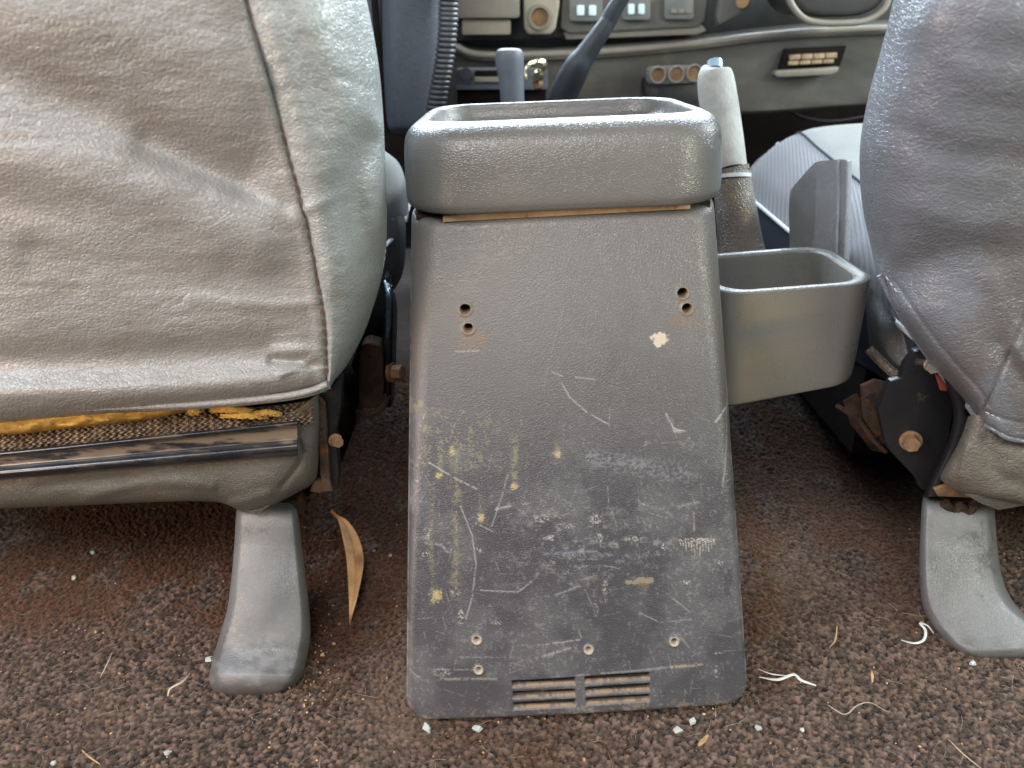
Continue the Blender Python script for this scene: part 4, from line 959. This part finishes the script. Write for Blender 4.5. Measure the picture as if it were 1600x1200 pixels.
# centre stack
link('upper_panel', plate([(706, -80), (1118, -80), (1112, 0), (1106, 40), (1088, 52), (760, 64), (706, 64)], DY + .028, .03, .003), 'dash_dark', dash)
link('switch_panel', plate([(882, -60), (1108, -60), (1104, 10), (1100, 34), (1090, 42), (890, 52), (876, 44)], DY + .012, .02, .003), 'dash', dash)
link('switch_sill', plate([(880, 50), (1098, 39), (1104, 48), (1090, 54), (885, 62)], DY + .018, .02, .002), 'dash_light', dash)
for x0, y0, x1, y1 in ((890, -14, 942, 33), (972, -16, 1016, 31), (1038, -8, 1084, 30)):
    s_ = link('switch', plate(rr((x0, y0, x1, y1), 5), DY + .002, .014, .002), 'switch', dash)
    for k in range(3 if x0 > 1000 else 2):
        wd = (x1 - x0) * .22; xx = x0 + (x1 - x0) * (.22 + (.24 if x0 > 1000 else .36) * k)
        mm = 'dash_light' if x0 > 1000 else 'daylit_lens'
        link('lens', plate(rr((xx, y0 + 22, xx + wd, y1 - 9), 2), DY - .001, .003, .0006), mm, s_)
link('radio_box', plate(rr((700, -80, 812, 28), 5), DY - .012, .04, .003), 'dash_light', dash)
link('radio_drawer', plate(rr((722, 30, 798, 54), 3), DY - .004, .03, .002), 'cream', dash)
link('socket_surround', plate([(817, -60), (876, -60), (874, 10), (868, 46), (860, 54), (826, 54), (819, 46)], DY - .010, .04, .004, 3), 'cream', dash)
def ringpart(name, x, y, Y, r_out, r_in, depth, mname, inner, parent):
    c = WY(x, y, Y); a = np.linspace(0, 2 * math.pi, 32, endpoint=False)
    prof = [(r_in, depth), (r_in, 0.001), (r_in * 1.06, -.001), (r_out * .95, -.001), (r_out, .001), (r_out, depth)]
    G = np.array([[c + np.array([math.cos(t) * r, d, math.sin(t) * r]) for t in a] for r, d in prof])
    o1 = link(name, mesh_grid(G, True), mname, parent)
    G = np.array([[c + np.array([math.cos(t) * r, depth, math.sin(t) * r]) for t in a] for r in (r_in * 1.02, r_in * .5, 1e-5)])
    link('socket_floor', mesh_grid(G, True), inner, o1)
    return o1
ringpart('lighter_socket', 843, 27, DY - .014, .0165, .0115, .0035, 'dash_light', 'vent_dark', dash)
# socket plate at lower left with switch, window and key
link('charger_plate', plate(rr((712, 107, 856, 140), 4), DY - .07, .03, .002), 'knob', dash)
link('charger_box', plate([(714, 139), (854, 138), (850, 200), (716, 200)], DY - .062, .05, .002), 'void', dash)
link('charger_knob', tube([WY(728, 116, DY - .085), WY(728, 116, DY - .068)], [.008, .0085], 20), 'lever', dash)
link('charger_window', plate(rr((742, 110, 782, 119), 2), DY - .074, .004, .0006), 'void', dash)
link('charger_strip', plate(rr((742, 120, 784, 128), 1), DY - .075, .004, .0006), 'cream', dash)
ky = thing('ignition_key', WY(840, 115, DY - .09), 'shiny steel key and knob plugged into the plate beside the grey lever', 'key')
for k, (x, y, r) in enumerate(((846, 101, .0082), (840, 117, .0088), (840, 131, .0075))):
    link(('key_head', 'key_collar', 'key_base')[k], tube([WY(x - 2, y + 2, DY - .115 + .01 * k), WY(x, y, DY - .105 + .01 * k), WY(x + 1, y + 4, DY - .08)], [r * .6, r, r * .8], 18, 8), 'chrome' if k < 2 else 'bolt', ky)
link('key_bow', tube([WY(x, y, DY - .09) for x, y in ((823, 124), (820, 112), (828, 100), (842, 95))], .0028, 8, 24), 'chrome', ky)
# triple socket holder
so = thing('socket_block', WY(1052, 130, DY - .03), 'dark block with three round brown sockets under the dashboard ledge', 'socket block')
link('face_plate', plate(rr((1010, 104, 1100, 132), 10, 6, .03), DY - .045, .012, .002), 'switch', so)
link('housing', plate([(1008, 122), (1100, 128), (1098, 158), (1080, 168), (1030, 164), (1008, 150)], DY - .035, .04, .006), 'dash_dark', so)
for x, y in ((1028, 117), (1057, 116), (1085, 114)): ringpart('socket', x, y, DY - .049, .0118, .0088, .0035, 'dash_light', 'vent_dark', so)
# air vent
V0 = [(1236, 72), (1326, 68), (1316, 103), (1220, 110)]
vt = link('air_vent', plate([(1228, 76), (1324, 71), (1313, 104), (1218, 109)], DY - .010, .012, .002), 'void', dash)
link('vent_sill', plate([(1212, 110), (1312, 104), (1310, 112), (1300, 117), (1216, 121), (1209, 117)], DY - .014, .014, .003), 'dash_light', dash)
for r_, (xa, xb, ya, yb, dd) in enumerate(((1233, 1309, 93, 84, -.5), (1231, 1304, 101, 98, 0))):
    for k in range(4):
        x0 = xa + (xb - xa) * k / 4 + 1; x1 = xa + (xb - xa) * (k + 1) / 4 - 1; sl = -.05
        y0 = ya - 2 + (x0 - xa) * sl
        link('louvre', plate([(x0, y0 - 3 - 2 * (1 - r_)), (x1, y0 - 4 - 2 * (1 - r_)), (x1, y0 + 2), (x0, y0 + 3)], DY - .016, .005, .0006), 'vent', vt)
# left dark glovebox side
P, px, py = surf([[(x, -80, Y), (x, 0, Y), (x, 110, Y), (x, 185, Y + .004), (x - 2, 205, Y + .012), (x - 2, 212, Y + .03), (x, 206, Y + .10)] for x, Y in ((430, 1.06), (560, 1.0), (592, .985), (600, .972), (618, .962), (660, .965), (682, .975), (692, 1.0), (694, 1.06), (690, 1.18))], 50, 120)
link('glove_box', mesh_grid(P), 'navy', dash)
link('glove_box_edge', tube([WY(x, y, .975) for x, y in ((582, -40), (590, 60), (598, 140), (604, 208))], .004, 8, 30), 'void', dash)
# steering column shroud
st = thing('steering_column', WY(1310, 0, 1.05), 'underside of the dark steering column shroud with a pale curved rim', 'steering column')
pts = [(1218, -50), (1230, -10), (1240, 12), (1258, 30), (1285, 36), (1320, 36), (1350, 33), (1372, 22), (1386, 4), (1392, -40)]
link('shroud', plate([(x * .985 + 19, y * .9 - 6) for x, y in pts], 1.07, .10, .008, 3), 'dash_dark', st)
link('shroud_rim', tube([WY(x, y, 1.07) for x, y in pts], .0042, 10, 100), 'dash_light', st)
link('side_cowl', plate([(1134, -60), (1210, -60), (1182, 6), (1150, 26), (1122, 40), (1120, 26), (1128, -4)], DY - .02, .02, .004), 'dash', st)
link('screw', tube([WY(1160, 2, DY - .026), WY(1160, 2, DY - .018)], [.0085, .009], 20), 'brass', st)
# footwell back wall
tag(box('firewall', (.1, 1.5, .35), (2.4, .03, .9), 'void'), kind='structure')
tag(link('footwell_cable', tube([WY(x, y, 1.3) for x, y in ((1230, 170), (1250, 182), (1290, 190), (1335, 186), (1380, 176))], .0022, 8, 30), 'dash_dark'), 'thin black cable drooping in the dark footwell under the dashboard', 'cable')

# ================================================================== litter on the carpet
def leaf():
    mid = [(517, 798, 1.2), (527, 810, 1.6), (537, 822, 7), (549, 848, 12.5), (556, 880, 13.5), (556, 915, 11), (553, 945, 6.5), (548, 968, 1.5), (547, 976, .5)]
    mid = cr(np.array(mid, float), 60); rows_ = []
    for i, (x, y, w_) in enumerate(mid):
        t = i / 59; r = []
        for s in np.linspace(-1, 1, 9):
            p = WZ(x + s * w_, y, .008); p[2] += .006 * math.sin(math.pi * t) + .0030 * abs(s) * min(1, w_ / 8) + .002 * math.sin(9 * t + s); r.append(p)
        rows_.append(r)
    P = np.array(rows_); me = mesh_grid(P); px, py = proj(P)
    t = np.linspace(0, 1, 60)[:, None] * np.ones((1, 9)); s = np.linspace(-1, 1, 9)[None]
    rd = np.clip(1 - t * 6, 0, 1); sc = np.exp(-(((px - 562) / 7) ** 2 + ((py - 875) / 14) ** 2)) * .7; rib = .35 * np.exp(-(s / .12) ** 2) * np.ones_like(t)
    A = np.clip(rd + sc + rib, 0, .9); set_attr(me, np.stack([A * 0 + .30, A * 0 + .10, A * 0 + .05, A], -1))
    o = thick(link('dry_leaf', me, 'leaf'), .0003); tag(o, 'dry tan gum leaf lying on the carpet between left seat and console', 'leaf')
leaf()
def chip_obj(px_, py_, r, label, seed, mname='glass', name='glass_fragment', group='broken glass fragments on the carpet', cat='glass fragment', zz=.006):
    g = random.Random(seed); bm = bmesh.new(); bmesh.ops.create_cube(bm, size=2)
    for v in bm.verts: v.co = Vector((v.co.x * r * g.uniform(.35, 1.25), v.co.y * r * g.uniform(.35, 1.2), v.co.z * r * g.uniform(.3, .8)))
    bmesh.ops.rotate(bm, verts=bm.verts, matrix=Matrix.Rotation(g.uniform(0, 3), 3, 'Z') @ Matrix.Rotation(g.uniform(-.4, .4), 3, 'X'))
    bmesh.ops.bevel(bm, geom=bm.edges[:], offset=r * .16, segments=1, affect='EDGES')
    me = bpy.data.meshes.new('m'); bm.to_mesh(me); bm.free()
    o = link(name, me, mname, smooth=False); o.location = V(WZ(px_, py_, zz)); tag(o, label, cat, group); return o
for i, (x, y, r, lab) in enumerate((
        (746, 1139, .0034, 'pale green glass cube on the carpet just below the console vent, largest of the fragments'),
        (668, 1137, .0030, 'dull green glass piece tucked under the lower left corner of the console'),
        (1059, 1140, .0030, 'cloudy whitish glass piece below the console, left beside a smaller square piece'),
        (1082, 1127, .0024, 'small square green glass piece touching the lower edge of the console'),
        (1184, 1137, .0027, 'sparkling glass piece on the carpet just off the lower right corner of the console'),
        (1254, 1140, .0016, 'tiny bright glass speck on open carpet to the right of the console'),
        (1520, 1036, .0026, 'pale glass sliver at the toe of the right seat leg cover'),
        (327, 1030, .0030, 'pale glass piece against the left side of the left seat leg cover'),
        (145, 862, .0026, 'white glass chip on the carpet under the left seat rail, upper of two'),
        (115, 903, .0024, 'white glass chip on the carpet at far left, lower of two'),
        (263, 1175, .0024, 'clear glass piece on the carpet below the left leg cover'),
        (84, 1192, .0018, 'tiny glass speck at the lower left corner of the photo'),
        (602, 668, .0016, 'tiny round glass bead on dark carpet below the rusty recliner bolt'),
        (609, 868, .0020, 'dull glass chip on the carpet between the dry leaf and the console'))):
    chip_obj(x, y, r, lab, i + 3)
def sliver(pts, r, label, mname, name, cat, group=None, zz=.007, sq=.5):
    P = [WZ(x, y, zz + (.003 if 0 < i < len(pts) - 1 else 0)) for i, (x, y) in enumerate(pts)]
    n = len(P); rad = [r * (.45 if i in (0, n - 1) else 1) for i in range(n)]
    tag(link(name, tube(P, rad, 7, 60, True, sq), mname), label, cat, group)
sliver([(1408, 1000), (1428, 1005), (1443, 1000), (1446, 985), (1438, 974), (1450, 978), (1459, 990)], .0011, 'curled white plastic thread shaped like a hook beside the right leg cover', 'thread', 'plastic_thread', 'thread')
sliver([(1186, 1058), (1215, 1062), (1240, 1054), (1252, 1063), (1275, 1071)], .0012, 'wavy white plastic thread lying to the right of the console foot', 'thread', 'plastic_thread', 'thread')
sliver([(1184, 1045), (1205, 1053), (1232, 1056)], .0006, 'thin pale strand crossing the wavy white thread', 'thread', 'plastic_thread', 'thread')
sliver([(1294, 1102), (1320, 1116), (1340, 1102), (1360, 1098), (1386, 1112)], .00045, 'long thin curved hair on the carpet right of the console', 'hair', 'loose_hair', 'hair')
sliver([(1296, 1012), (1305, 1000), (1308, 978)], .0007, 'short bent brown straw on the carpet between console and right leg cover', 'sand', 'straw', 'straw')
sliver([(1091, 1165), (1098, 1158), (1106, 1149)], .0019, 'stubby tan splinter of wood on the carpet below the console', 'sand', 'wood_splinter', 'splinter')
sliver([(1363, 1066), (1363, 1056), (1362, 1048)], .0011, 'small upright tan seed husk on the open carpet right of the console', 'sand', 'seed_husk', 'husk')
sliver([(157, 1058), (168, 1036), (175, 1020)], .0005, 'thin pale straight hair on the carpet at the left', 'hair', 'loose_hair', 'hair')
sliver([(262, 1088), (266, 1076), (285, 1065), (297, 1052)], .0008, 'forked pale fibre left of the left leg cover toe', 'hair', 'loose_fibre', 'fibre')
sliver([(128, 1172), (140, 1183), (156, 1194)], .0006, 'thin tan straw at the bottom left of the carpet', 'sand', 'straw', 'straw')
sliver([(1482, 1155), (1505, 1178), (1532, 1200)], .00045, 'long fine hair running off the bottom right of the carpet', 'hair', 'loose_hair', 'hair')
